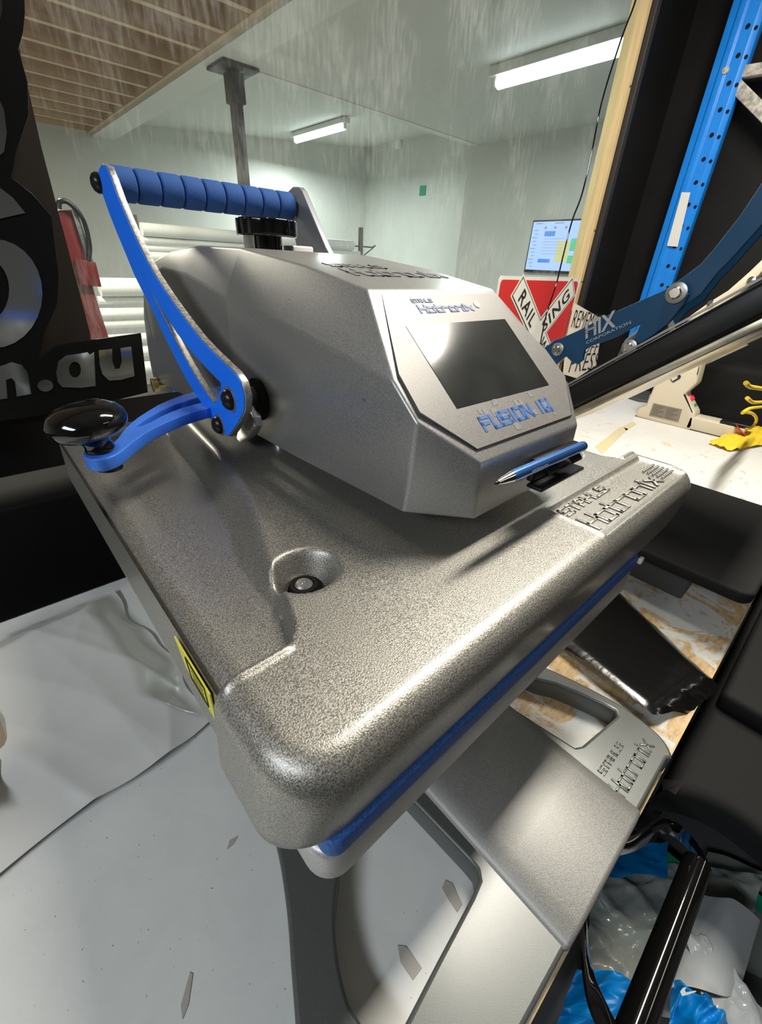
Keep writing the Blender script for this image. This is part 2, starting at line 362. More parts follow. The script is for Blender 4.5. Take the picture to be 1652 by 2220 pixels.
# ================================================================= THE SETTING
FL = -ZC; BT = -.525; WY = 1.03; SX = 2.545; BK = 7.45
X0 = -2.6
struct('floor', MB().box((X0, -3.2, FL-.05), (SX, WY+.12, FL)), M['front_floor'], smooth=0)
struct('floor_workshop', MB().box((X0, WY+.12, FL-.05), (6.3, BK, FL)), M['floor_concrete'], smooth=0)
struct('ceiling', MB().box((X0, -3.2, 1.28), (SX, WY, 1.33)), M['front_ceiling'], smooth=0)
struct('wall_front', MB().box((X0, -3.25, FL), (SX, -3.2, 1.3)), M['grey_wall'], smooth=0)
struct('wall_left', MB().box((X0-.05, -3.2, FL), (X0, BK, 1.8)), M['grey_wall'], smooth=0)
struct('wall_right', MB().box((SX, -3.2, FL), (SX+.06, WY, 1.3)), M['black_wall'], smooth=0)
struct('wall_below_window', MB().box((X0, WY, FL), (SX, WY+.1, -.27)), M['black_wall'], smooth=0)
struct('wall_beside_window', MB().box((2.15, WY, -.27), (SX+.06, WY+.058, 1.3)), M['black_wall'], smooth=0)
struct('wall_above_window', MB().box((X0, WY, 1.15), (2.15, WY+.1, 1.33)), M['black_wall'], smooth=0)
t_ = MB().box((2.155, WY-.022, BT), (2.178, WY, 1.25)); struct('trim_1', t_, M['dark_trim'], bevel=.002)
t_ = MB().box((2.186, WY-.016, BT), (2.20, WY, 1.25)); struct('trim_2', t_, M['dark_trim'], bevel=.002)
# window: glass pane, pine stud
struct('window_1', MB().box((X0, WY+.030, -.27), (2.130, WY+.033, 1.15)), M['glass'], smooth=0)
wf = struct('window_2', MB().box((2.130, WY-.002, BT), (2.152, WY+.062, 1.28)), M['timber'], smooth=0); wf['label'] = 'pine stud framing the right edge of the glass'
sc_ = MB()
for z in (.62, .165, -.03): sc_.lathe([(.0, 0), (.0035, 0), (.0035, .002), (0, .002)], (2.142, WY-.003, z), (0, -1, 0), 10)
obj('screw', sc_, M['cast_grey'], wf)
# workshop shell
WTOP = 1.8
struct('wall_workshop_back', MB().box((X0, BK, FL), (6.3, BK+.05, WTOP)), M['wall_white'], smooth=0)
struct('wall_workshop_right', MB().box((6.2, 4.0, FL), (6.25, BK, WTOP)), M['wall_white'], smooth=0)
struct('wall_workshop_return', MB().box((4.9, 4.0, FL), (6.25, 4.05, WTOP)), M['wall_white'], smooth=0)
struct('wall_workshop_side', MB().box((4.9, WY+.1, FL), (4.95, 4.0, 1.25)), M['wall_white'], smooth=0)
# low ceiling in front of the cross beam, higher sloping ceiling behind it
struct('ceiling_workshop_low', MB().box((2.07, WY+.1, 1.2), (4.95, 4.0, 1.28)), M['ceil_white'], smooth=0)
struct('ceiling_workshop_high', MB().add([(2.0, 4.0, 1.37), (6.3, 4.0, 1.77), (6.3, BK, 1.77), (2.0, BK, 1.37), (2.0, 4.0, 1.45), (6.3, 4.0, 1.85), (6.3, BK, 1.85), (2.0, BK, 1.45)], [(0,1,2,3),(4,7,6,5),(0,4,5,1),(1,5,6,2),(2,6,7,3),(3,7,4,0)]), M['ceil_white'], smooth=0)
struct('trim_3', MB().box((1.83, WY+.1, 1.2), (2.07, BK, 1.45)), M['beam'], smooth=0)['label'] = 'white boxed beam running away under the ceiling'
struct('trim_4', MB().box((2.07, 3.9, 1.195), (6.3, 4.0, 1.85)), M['beam'], smooth=0)['label'] = 'white cross beam'
struct('ceiling_joist_deck', MB().box((X0, WY+.1, 1.42), (1.83, BK, 1.47)), M['floorboard'], smooth=0)
struct('trim_5', MB().box((1.79, WY+.1, 1.225), (1.83, BK, 1.42)), M['joist_edge'], smooth=0)
ORD = ['second', 'third', 'fourth', 'fifth', 'sixth', 'seventh', 'eighth', 'ninth', 'tenth', 'eleventh', 'twelfth', 'thirteenth', 'fourteenth', 'fifteenth', 'sixteenth', 'seventeenth']
y = 1.67; nj = int((BK-.05-1.67)/.382); ij = nj
while y < BK-.05:
    j = obj('ceiling_joist', MB().box((X0, y, 1.24), (1.79, y+.045, 1.42)), M['joist'], smooth=0)
    tag(j, 'rough timber ceiling joist left of the white beam, '+('right against the far wall' if ij == 0 else ORD[ij-1]+' counting from the far wall'), 'joist', 'timber joists over the workshop'); ij -= 1
    e = obj('lower_edge', MB().box((X0, y-.001, 1.234), (1.79, y+.046, 1.241)), M['joist_edge'], j, smooth=0)
    y += .382
# column
t = thing('steel_column', 'grimy grey square steel column holding up the white beam', 'column', (2.03, 4.0, FL))
obj('post', MB().box((1.99, 3.95, FL), (2.065, 4.025, 1.18)), M['steel_col'], t, bevel=.006)
obj('top_plate', MB().box((1.89, 3.85, 1.18), (2.17, 4.13, 1.198)), M['steel_col'], t, bevel=.002)
obj('collar', MB().box((1.975, 3.935, 1.0), (2.085, 4.045, 1.17)), M['steel_col'], t, bevel=.003)
# lamps
def lamp(x, y0, y1, zc, label, r=.019, tr_=1):
    t = thing('fluorescent_light', label, 'light', (x, (y0+y1)/2, zc))
    obj('housing', MB().box((x-.05, y0-.03, zc-.055), (x+.05, y1+.03, zc-.002)), M['beam'], t, bevel=.004)
    obj('tube', MB().tube([(x, y0+.03, zc-.085), (x, y1-.03, zc-.085)], r, 14), M['tube_glow'], t)
    for yy in (y0, y1-.03): obj('lamp_holder', MB().box((x-.022, yy, zc-.108), (x+.022, yy+.03, zc-.05)), M['white'], t, bevel=.002)
    return t
lamp(3.245, 1.62, 2.52, 1.2, 'bright fluorescent tube fitting at upper right, nearest the glass', .036)
lamp(4.35, 5.65, 6.85, 1.58, 'smaller fluorescent tube fitting beyond the cross beam', .036)
# wall bits
o = obj('green_tape', MB().box((6.188, 5.93, 1.00), (6.2, 6.06, 1.13)), M['green']); tag(o, 'small square of green tape stuck on the far white wall', 'tape')
p = onx(867, 315, 6.2); o = obj('wall_sensor', MB().box((6.13, p[1]-.05, p[2]-.05), (6.2, p[1]+.05, p[2]+.06)), M['white'], bevel=.01); tag(o, 'small white sensor box high on the workshop wall', 'sensor')
# monitor
my0, my1, mz0, mz1 = 2.42, 3.03, .0, .475
t = thing('monitor', 'wide monitor on the right workshop wall showing a pale blue page', 'monitor', (4.86, 2.72, mz0))
obj('bezel', MB().box((4.86, my0, mz0-.005), (4.895, my1, mz1)), M['black'], t, bevel=.004)
obj('screen', MB().box((4.856, my0+.015, mz0+.02), (4.861, my1-.015, mz1-.015)), M['screen_bg'], t)
d = MB()
def q(mb, ya, yb, za, zb): mb.box((4.853, ya, za), (4.857, yb, zb)); return mb
for pn_, mk_ in (((2.74, 2.86, .33, .375), 'screen_blue'), ((2.74, 2.88, .09, .125), 'screen_blue'), ((2.55, 2.69, .1, .29), 'screen_yellow'), ((2.46, 2.545, .20, .31), 'screen_green'), ((2.46, 2.545, .09, .16), 'screen_green')):
    obj('screen_panel', q(MB(), *pn_), M[mk_], t)
for k in range(11): q(d, 2.94, 2.94+.03+.03*((k*7) % 3)/2, .05+k*.033, .056+k*.033)
for k in range(6): q(d, 2.62+k*.0, 2.86, .17+k*.027, .173+k*.027)
for yy in (2.86, 2.75, 2.63): d.lathe([(0, 0), (.012, 0), (.012, .003), (0, .003)], (4.853, yy, .405), (1, 0, 0), 12)
q(d, 2.9, 2.98, .44, .447); q(d, 2.66, 2.76, .44, .447)
obj('screen_text', d, M['screen_grey'], t)
# roll rack in the workshop
RY = 4.6
def rp(px, py): return ony(px, py, RY)
rk = thing('roll_rack', 'dark steel wall rack holding paper rolls behind the press', 'rack', (2.6, RY, -1.3))
for px in (292, 787):
    a = rp(px, 465 if px < 500 else 493); obj('upright', MB().box((a[0]-.02, RY+.02, FL), (a[0]+.02, RY+.06, a[2])), M['cast_grey'], rk)
specs = [(302, 757, 497, 12.5), (306, 775, 520, 7), (306, 740, 537, 5), (302, 775, 555, 9), (210, 420, 621, 18), (210, 420, 650, 8), (212, 420, 679, 11), (215, 420, 703, 8), (230, 420, 735, 10), (235, 420, 765, 11), (250, 420, 800, 13)]
zs = []
for i, (xa, xb, py, rr) in enumerate(specs):
    a = rp(xa, py); b = rp(xb, py+ (25 if py < 600 else 3)); zz = a[2]; dep = float(_vy[2]*RY+_vx[2]*a[0]+_up[2]*zz)
    r_ = rr/FPX*dep
    b[0] = rp(xb, py+(b[0]-a[0])*0)[0]
    yv = RY-r_-.01
    mb = MB().lathe([(r_*.35, 0), (r_, 0), (r_, b[0]-a[0]), (r_*.35, b[0]-a[0])], (a[0], yv, zz), (1, 0, 0), 20)
    o = obj('media_roll', mb, M['roll'])
    wh = ['topmost white roll of the upper rack tier, just under the foam handle', 'thin second roll down in the upper rack tier', 'third roll down in the upper rack tier, behind the black lobed knob', 'lowest white roll of the upper rack tier, touching the press head outline',
          'fat white roll at the top of the lower rack tier, beside the red machine', 'thin roll under the fat white roll of the lower tier', 'third roll down in the lower rack tier', 'fourth roll down in the lower rack tier', 'third roll up from the bottom of the lower rack tier', 'second roll up from the bottom of the lower rack tier', 'bottom roll of the lower rack tier, near the brass screw'][i]
    tag(o, wh, 'roll', 'rolls of white media on the rack')
    if py < 600 and i in (0, 3):
        hk = MB().tube([(b[0]+.002, yv, zz), (b[0]+.3, yv, zz), (b[0]+.34, yv-.02, zz+.02)], .008, 8)
        hk.tube([(b[0]+.34, yv, zz+.01), (b[0]+.25, yv+.12, zz-.1)], .007, 8)
        obj('support_rod', hk, M['cast_grey'], rk)
# red machine seen through the glass
rmx = [onx(p[0], p[1], .42) for p in ((0, 0),)]
t = thing('red_machine', 'tall red steel machine cabinet behind the glass beside the black sign', 'machine', (.55, 1.6, FL))
RYm = 1.55
A = [ony(*p, RYm) for p in ((124, 455), (160, 455), (207, 640), (292, 905), (235, 905), (165, 640))]
obj('cabinet', MB().prism(A, (0, .25, 0)), M['red_metal'], t, bevel=.004)
obj('pedestal', MB().box((.12, RYm, FL), (.62, RYm+.3, A[3][2]+.01)), M['red_metal'], t, bevel=.004)
A = [ony(*p, RYm-.002) for p in ((152, 452), (166, 455), (202, 570), (190, 572))]
obj('edge_plate', MB().prism(A, (0, -.01, 0)), M['alu'], t, bevel=.002)
A = [ony(*p, RYm-.003) for p in ((160, 560), (204, 568), (217, 621), (172, 618))]
obj('bracket', MB().prism(A, (0, -.02, 0)), M['red_metal'], t, bevel=.002)
pth = smoothloop([ony(*p, RYm-.02) for p in ((128, 452), (130, 437), (150, 440), (180, 475), (194, 530), (192, 565))], 6, False)
obj('cable', MB().tube(pth, .006, 8), M['black'], t)

# ================================================================= WORKBENCH
bench = thing('workbench', 'long white worktop, scuffed and worn to bare board towards its right end', 'workbench', (1.35, .5, FL))
bench.location = (1.35, .5, 0)
obj('worktop', MB().box((X0+1.0, -.0285, BT-.036), (SX-.004, WY-.004, BT)), M['bench'], bench, smooth=0)
obj('edge_strip', MB().box((X0+1.0, -.0305, BT-.036), (SX-.004, -.0285, BT-.0005)), M['timber'], bench, smooth=0)
obj('underframe', MB().box((X0+1.1, .05, BT-.11), (SX-.06, WY-.06, BT-.036)), M['black'], bench)
for x in (-1.4, 2.4):
    obj('leg', MB().box((x, .06, FL), (x+.08, .14, BT-.11)), M['black'], bench)
    obj('leg', MB().box((x, WY-.2, FL), (x+.08, WY-.12, BT-.11)), M['black'], bench)
def u(p): return np.array(p)*S
# marks on the laminate (brown glue strips and scratches)
def mark(pts, th=.0006):
    return MB().prism([onz(px, py, BT+.0002) for px, py in pts], (0, 0, th))
mk = mark([(965,1908),(980,1915),(1002,1962),(992,1978),(972,1950),(958,1925)])
scs = mat('brown_scuff', (.42,.39,.35), .6); obj('scuff_mark', mk, scs, bench, smooth=0); mk = MB()
mk.prism([onz(px, py, BT+.0002) for px, py in ((862,2050),(880,2052),(914,2100),(896,2125),(868,2085))], (0,0,.0006))
obj('scuff_mark', mk, scs, bench, smooth=0); mk = MB()
mk.prism([onz(px, py, BT+.0002) for px, py in ((498,1822),(516,1812),(505,1832),(492,1842))], (0,0,.0006))
obj('scuff_mark', mk, scs, bench, smooth=0); mk = MB()
mk.prism([onz(px, py, BT+.0002) for px, py in ((412,2108),(418,2112),(408,2180),(396,2210),(392,2180))], (0,0,.0006))
obj('scuff_mark', mk, scs, bench, smooth=0)
tape = mark([(1290,968),(1345,925),(1362,930),(1305,985)])
tape.prism([onz(px, py, BT+.0002) for px, py in ((1350,925),(1372,914),(1380,920),(1358,934))], (0,0,.0006))
obj('masking_tape', tape, mat('old_tape', (.60,.54,.33), .6), bench, smooth=0)

# ================================================================= HEAT PRESS
press = thing('heat_press', 'large silver swing away heat press with blue lever and touch display in the centre', 'heat press', (.295, .3, BT))
pr = press
def sm(t): t = np.clip(t, 0, 1); return t*t*(3-2*t)
# --- upper platen housing
HX0, HX1, HY0, HY1, HT = .108, 1.862, .255, 2.16, -.60
RC, RE = .115, .055
ridge_y = [.45, .515, .545, .60, .66, .73, .783, 1.043, 1.423, 1.834, 2.2]
ridge_x = [.265, .268, .288, .31, .335, .352, .368, .445, .512, .553, .62]
def H(x, y):
    z = HT-.006*((x-.985)/.85)**2
    xm = min(x, 1.97-x)
    xr = np.interp(y, ridge_y, ridge_x)
    wx = .022 if y < .62 else np.interp(y, [.62, .85], [.03, .075])
    st = sm((y-.502)/.009)
    side = sm((xr-xm)/wx)
    edge = sm((xm-.125)/.10)
    dish = .050+.022*edge*sm((y-.5)/.5)
    z -= dish*st*side
    z += .0055*math.exp(-((y-.495)/.008)**2)*side*sm((xm-.112)/.02)
    # soft bead along the ridge
    if y > .75: z += .010*math.exp(-((xm-xr-.012)/.022)**2)*sm((y-.75)/.2)
    # bolt pockets
    for cx_ in (.398, 1.97-.398):
        r = math.hypot((x-cx_)/.075, (y-.668)/.068)
        z -= .105*(1-sm((r-.45)/.75)) if r < 1.2 else 0
    # name plate
    if 1.07 < x < 1.82 and .26 < y < .5:
        dx = min(x-1.10, 1.79-x); dy = min(y-.292, .458-y); dd = min(dx, dy)
        z -= .008*sm((dd+.004)/.010)
        z += .004*math.exp(-(dd/.008)**2)
    if xm < .47 and y > 1.85:
        dd = min(xm-.20, .43-xm, y-1.90, 2.09-y)
        z += .010*sm((dd+.01)/.015)-.008*sm((dd-.012)/.012)
    return z
def axis_pts(a, b, n, fine):
    """n cells, denser within 'fine' of both ends"""
    e = 14; l = [a+fine*(1-math.cos(math.pi/2*i/e)) for i in range(e)]
    mid = list(np.linspace(a+fine, b-fine, n)); r_ = [b-(v-a) for v in l][::-1]
    return l+mid+r_
xs = axis_pts(HX0, HX1, 300, RE*1.02); ys = axis_pts(HY0, HY1, 250, RE*1.02)
ys = sorted([y for y in ys if not (.475 < y < .535)]+list(np.linspace(.475, .535, 34)))
def warp(x, y):
    cx0, cx1, cy0, cy1 = HX0+RC, HX1-RC, HY0+RC, HY1-RC
    px = (x-cx1)/RC if x > cx1 else ((x-cx0)/RC if x < cx0 else None)
    py = (y-cy1)/RC if y > cy1 else ((y-cy0)/RC if y < cy0 else None)
    if px is None or py is None: return x, y
    gx, gy = px*math.sqrt(max(0, 1-py*py/2)), py*math.sqrt(max(0, 1-px*px/2))
    return (cx1 if px > 0 else cx0)+gx*RC, (cy1 if py > 0 else cy0)+gy*RC
def sdf(x, y):
    qx = abs(x-(HX0+HX1)/2)-((HX1-HX0)/2-RC); qy = abs(y-(HY0+HY1)/2)-((HY1-HY0)/2-RC)
    return RC-(math.hypot(max(qx, 0), max(qy, 0))+min(max(qx, qy), 0))
P = []
for y in ys:
    row = []
    for x in xs:
        X, Y = warp(x, y); d = max(sdf(X, Y), 0); z = H(X, Y)
        if d < RE: z -= RE-math.sqrt(max(RE*RE-(RE-d)**2, 0))
        sh = .018*sm((Y-.505)/.02)*sm((.4-X)/.25)
        row.append(u((X+sh, Y, z)))
    P.append(row)
mb = MB().grid(P)
nr, nc = len(P), len(P[0])
per = [(0, j) for j in range(nc)]+[(i, nc-1) for i in range(1, nr)]+[(nr-1, j) for j in range(nc-2, -1, -1)]+[(i, 0) for i in range(nr-2, 0, -1)]
loop = [P[i][j] for i, j in per]; cxy = u(((HX0+HX1)/2, (HY0+HY1)/2, 0))
def outl(k, z):  # offset loop outward a little
    res = []
    for p in loop:
        d = p[:2]-cxy[:2]; g = np.array([math.copysign(1, d[0])*min(abs(d[0])/(.87*S), 1)**8*k[0], math.copysign(1, d[1])*min(abs(d[1])/(.95*S), 1)**8*k[1]])
        q_ = p[:2]+g*S; res.append(np.array([q_[0], q_[1], z*S]))
    return res
rings = [loop]
for k, z in (((.001, .001), -.672), ((.003, -.001), -.70), ((.006, -.008), -.75), ((.010, -.017), -.80), ((.011, -.021), -.822), ((.006, -.025), -.829), ((-.04, -.05), -.829), ((-.04, -.05), -.80)):
    rings.append(outl(k, z))
for a, b in zip(rings[:-1], rings[1:]):
    n0 = len(a); n = len(mb.v); mb.v += [tuple(p) for p in a+b]
    mb.f += [(n+i, n+(i+1) % n0, n+n0+(i+1) % n0, n+n0+i) for i in range(n0)]
mb.add(rings[-1], [tuple(range(len(rings[-1])))])
# weld the seam between the top sheet and the skirt
vmap = {}; nv = []; idx = []
for p in mb.v:
    k = (round(p[0], 6), round(p[1], 6), round(p[2], 6))
    if k not in vmap: vmap[k] = len(nv); nv.append(p)
    idx.append(vmap[k])
mb.f = [g for g in ([tuple(dict.fromkeys(idx[i] for i in f)) for f in mb.f]) if len(g) > 2]; mb.v = nv
hous = obj('platen_housing', mb, M['silver'], pr, smooth=50)
# embossed lettering on the name plate
pz = HT-.0085
e = blocktext('STAHLS', .27*S, .042*S, .009*S, .004*S, .35).mapped(u((1.13, .405, pz)), (1,0,0), (0,1,0), (0,0,1))
e2 = blocktext('Hotronix', .50*S, .072*S, .011*S, .004*S, .30).mapped(u((1.13, .315, pz)), (1,0,0), (0,1,0), (0,0,1))
e.add(e2.v, e2.f)
for r_ in range(5):
    for k in range(7): 
        x = 1.655+k*.016; y = .325+r_*.016; e.box(u((x, y, pz)), u((x+.009, y+.009, pz+.006)))
obj('embossed_lettering', e, M['silver'], pr, bevel=.0004)
e = blocktext('STAHLS', .20*S, .05*S, .010*S, .005*S, .35).mapped(u((.22, 1.95, HT-.055)), (1,0,0), (0,1,0), (0,0,1))
obj('embossed_lettering', e, M['silver'], pr)
# bolts in the pockets
for cx_ in (.405, 1.97-.405):
    o = u((cx_, .690, -.722))
    b = obj('platen_bolt', MB().lathe([(.036*S, 0), (.036*S, .05*S), (.032*S, .058*S), (.024*S, .058*S), (.023*S, .054*S), (.001, .054*S)], o, (0,0,1), 28), M['black_matte'], pr)
    hd = MB().lathe([(.0215*S, .05*S), (.0215*S, .058*S), (.017*S, .062*S), (.008*S, .062*S), (.006*S, .057*S), (.0005, .057*S)], o, (0,0,1), 24)
    obj('screw_head', hd, M['steel'], b)
# warning label on the left flank
def lab(y, z): return u((HX0+.014-.0135+.0, y, z))
lx = (HX0+.018-.004)*S-.0012
Lb = MB().prism([(lx, .735*S, -.682*S), (lx, .70*S, -.745*S), (lx, .555*S, -.765*S), (lx, .555*S, -.682*S)], (.0008, 0, 0))
Lp = obj('warning_label', Lb, M['yellow'], pr, smooth=0)
fr = MB()
for a, b in (((.665, -.745), (.675, -.69)), ((.675, -.69), (.58, -.69)), ((.58, -.69), (.58, -.745)), ((.58, -.745), (.665, -.745))):
    fr.tube([(lx-.0003, a[0]*S, a[1]*S), (lx-.0003, b[0]*S, b[1]*S)], .0003, 6)
for k in range(4): fr.tube([(lx-.0001, .655*S, (-.700-k*.012)*S), (lx-.0001, .595*S, (-.700-k*.012)*S)], .00018, 5)
obj('label_print', fr, M['ink'], Lp)
# fine scratch line behind the name plate
# --- silicone pad and lower platen
def rrect(x0, x1, y0, y1, r, n=8):
    out = []
    for cx_, cy_, a0 in ((x1-r, y1-r, 0), (x0+r, y1-r, 90), (x0+r, y0+r, 180), (x1-r, y0+r, 270)):
        for k in range(n+1):
            a = math.radians(a0+90*k/n); out.append((cx_+r*math.cos(a), cy_+r*math.sin(a)))
    return out
pad = plate([[(a*S, b*S) for a, b in rrect(.172, 1.49, .266, 1.9, .03)]], .05*S, .005*S).mapped(u((0,0,-.850)), (1,0,0), (0,1,0), (0,0,1))
obj('silicone_pad', pad, M['blue_foam'], pr)
lp = plate([[(a*S, b*S) for a, b in rrect(.158, 1.50, .268, 1.92, .055)]], .105*S, .015*S).mapped(u((0,0,-.928)), (1,0,0), (0,1,0), (0,0,1))
obj('lower_platen', lp, M['platen_side'], pr)
obj('pad_tab', MB().box(u((1.468, .252, -.855)), u((1.490, .266, -.832))), M['white'], pr, bevel=.001)
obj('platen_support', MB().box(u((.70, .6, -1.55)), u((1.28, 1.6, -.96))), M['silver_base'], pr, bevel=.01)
# --- base frame
BZ = -1.64
def bz(px, py, z=BZ): p = onz(px, py, z*S); return (p[0], p[1])
outer = [bz(*p) for p in ((560, 1640), (583, 1760), (605, 1860), (622, 1980), (630, 2090), (640, 2220))]
outer = [tuple(p) for p in smoothloop(outer, 4, False)]
outer += [(-.01, .02), (.03, -.024), (.08, -.0262), (1.49*S, -.0262)]
outer += [tuple(p) for p in smoothloop([(1.535*S, -.0262), bz(1458, 1637), bz(1430, 1592), bz(1352, 1531), bz(1262, 1482), bz(1170, 1440), bz(1060, 1400)], 5, False)]
outer += [(1.62*S, 1.3*S), (.40*S, 1.3*S)]
hl = [tuple(p) for p in smoothloop([bz(*p) for p in ((735, 1889), (727, 1974), (732, 2063), (753, 2162), (784, 2220), (830, 2290))], 4, False)]
hl += [bz(*p) for p in ((875, 2225), (950, 2080), (1022, 1945), (1038, 1908), (1034, 1885), (1015, 1862), (900, 1742), (860, 1700), (760, 1740), (744, 1800))]
hr = [bz(*p) for p in ((1262, 1616), (1338, 1552), (1334, 1540), (1310, 1527), (1250, 1500), (1205, 1482), (1170, 1474), (1090, 1440), (1030, 1450), (1040, 1480), (1110, 1532), (1235, 1612), (1247, 1619))]
base = plate([outer, hl, hr], .11*S, .012*S).mapped((0, 0, BZ*S-.055*S), (1,0,0), (0,1,0), (0,0,1))
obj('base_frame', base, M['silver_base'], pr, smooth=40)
e = blocktext('STAHLS', .052, .0085, .0016, .0010, .35).mapped((.382, .014, BZ*S), (1,0,0), (0,1,0), (0,0,1))
e2 = blocktext('Hotronix', .088, .019, .0024, .0010, .30).mapped((.375, -.011, BZ*S), (1,0,0), (0,1,0), (0,0,1)); e.add(e2.v, e2.f)
obj('embossed_lettering', e, M['silver_base'], pr, bevel=.0003)
# raised centre cover with bevelled flanks
cz = -1.60
def trap(y): return [(.700*S, y*S, (cz-.055)*S), (.712*S, y*S, (cz-.030)*S), (.780*S, y*S, cz*S), (1.180*S, y*S, cz*S), (1.245*S, y*S, (cz-.028)*S), (1.252*S, y*S, (cz-.055)*S)]
cv = MB().prism(trap(-.095), (0, 1.45*S, 0)); cv.v = [(x, y, z) for x, y, z in cv.v]
obj('draw_rail_cover', cv, M['cover_silver'], pr, bevel=.005, seg=3)
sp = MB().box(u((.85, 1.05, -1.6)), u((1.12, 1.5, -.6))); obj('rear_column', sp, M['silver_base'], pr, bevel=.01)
# --- control head
CH = .995
def hp(x, y, z): return u((CH+x, y, z))
hst = [ (1.15, .262, -.008, .338, -.152, .337, -.552), (1.50, .268, .028, .340, -.112, .340, -.556), (1.80, .285, .032, .342, -.062, .345, -.56),
        (2.05, .305, .008, .346, -.050, .348, -.565), (2.22, .325, -.030, .35, -.085, .35, -.57), (2.36, .33, -.10, .35, -.16, .35, -.575), (2.44, .335, -.22, .35, -.27, .35, -.58), (2.49, .335, -.40, .35, -.42, .35, -.585), (2.51, .335, -.5, .35, -.52, .35, -.59)]
V = []; F = []
def av(x, y, z): V.append(hp(x, y, z)); return len(V)-1
fr_ = {}
for s in (-1, 1):
    fr_[s] = dict(A=av(s*.258, .875, -.052), B=av(s*.336, .685, -.222), C=av(s*.338, .602, -.292), D=av(s*.232, .495, -.376), E=av(s*.336, .625, -.530), G=av(s*.228, .489, -.524))
rows = []
for (Y, ht, zt, hr_, zr, hb, zb) in hst:
    rows.append([av(-hb, Y, zb), av(-hr_, Y, zr), av(-ht, Y, zt), av(ht, Y, zt), av(hr_, Y, zr), av(hb, Y, zb)])
l, r_ = fr_[-1], fr_[1]
F += [(l['A'], l['B'], l['C'], l['D'], r_['D'], r_['C'], r_['B'], r_['A']), (l['D'], l['G'], r_['G'], r_['D'])]
for d, s in ((l, -1), (r_, 1)): F.append((d['C'], d['E'], d['G'], d['D']))
R0 = rows[0]
F += [(l['A'], r_['A'], R0[3], R0[2])]
F += [(l['B'], l['A'], R0[2], R0[1]), (r_['A'], r_['B'], R0[4], R0[3])]
F += [(l['C'], l['B'], R0[1], R0[0], l['E']), (r_['B'], r_['C'], r_['E'], R0[5], R0[4])]
F += [(l['E'], R0[0], R0[5], r_['E'], r_['G'], l['G'])]
for a, b in zip(rows[:-1], rows[1:]):
    for k in range(5): F.append((a[k], a[k+1], b[k+1], b[k]))
    F.append((a[5], a[0], b[0], b[5]))
F.append(tuple(rows[-1]))
head = obj('head_shell', MB().add(V, F), M['silver_head'], pr, bevel=.0065, seg=4)
# faceplate on the sloped front
TL = math.radians(40); bo = hp(0, .495, -.376+.0); bo = u((CH, .52, -.355)); ub = np.array([0, math.cos(TL), math.sin(TL)]); nb = np.array([0, -math.sin(TL), math.cos(TL)]); xb = np.array([1., 0, 0])
bo = bo+nb*.0008
fp = [(-.221, 0), (.221, 0), (.322, .122), (.316, .225), (.221, .450), (-.221, .450), (-.316, .225), (-.322, .122)]
obj('faceplate_gap', plate([[(a*S*1.005, b*S*1.004-.0009) for a, b in fp]], .0006).mapped(bo, xb, ub, nb), M['black'], pr)
obj('faceplate', plate([[(a*S, b*S) for a, b in fp]], .0016).mapped(bo-nb*.0002, xb, ub, nb), M['faceplate'], pr)
ds = [(-.208, .108), (.208, .108), (.208, .350), (-.208, .350)]
dp = obj('touch_display', plate([[(a*S, b*S) for a, b in ds]], .0008).mapped(bo+nb*.0006, xb, ub, nb), M['display'], pr)
e = blocktext('FUSION', .212*S, .042*S, .0092*S, .0003, .36).mapped(bo+nb*.0007+xb*(-.158*S)+ub*.031*S, xb, ub, nb)
e2 = blocktext('IQ', .052*S, .042*S, .0092*S, .0003, .5).mapped(bo+nb*.0007+xb*(.094*S)+ub*.031*S, xb, ub, nb); e.add(e2.v, e2.f)
obj('name_print', e, M['print_blue'], pr, smooth=0)
g = MB(); random.seed(3)
for k in range(16):
    a = -.15+random.random()*.33; b = .008+random.random()*.085; s_ = .008+random.random()*.016
    g.box((a*S, b*S, 0), ((a+s_)*S, (b+s_)*S, .0002))
obj('print_pattern', g.mapped(bo+nb*.00065, xb, ub, nb), M['print_grey'], pr, smooth=0)
e = blocktext('STAHLS', .075*S, .013*S, .003*S, .0003, .35).mapped(bo+nb*.0007+xb*(-.135*S)+ub*.420*S, xb, ub, nb)
e2 = blocktext('Hotronix', .215*S, .028*S, .0068*S, .0003, .22).mapped(bo+nb*.0007+xb*(-.125*S)+ub*.386*S, xb, ub, nb); e.add(e2.v, e2.f)
obj('maker_print', e, M['print_blue_faint'], pr, smooth=0)
obj('sensor_dot', MB().lathe([(0, 0), (.0035, 0), (.0035, .0005), (0, .0005)], bo+nb*.0007+xb*.120*S+ub*.408*S, nb, 20), M['white'], pr)
# embossed lettering across the head top
sl = np.array([0, .335, .064]); sl = _n(sl); nt = np.array([0, -sl[2], sl[1]])
def ht(x, y): z = np.interp(y, [.875, 1.15, 1.5, 1.8], [-.052, -.008, .028, .032]); return u((CH+x, y, z))
q1 = MB(); 
e = blocktext('STAHLS', .20*S, .055*S, .010*S, .003*S, .35).mapped(ht(-.17, 1.125), xb, _n(ht(0, 1.2)-ht(0, 1.125)), (0,0,1)); q1.add(e.v, e.f)
e = blocktext('Hotronix', .37*S, .085*S, .012*S, .003*S, .30).mapped(ht(-.17, 1.015), xb, _n(ht(0, 1.1)-ht(0, 1.015)), (0,0,1)); q1.add(e.v, e.f)
obj('embossed_lettering', q1, M['silver_head'], pr)
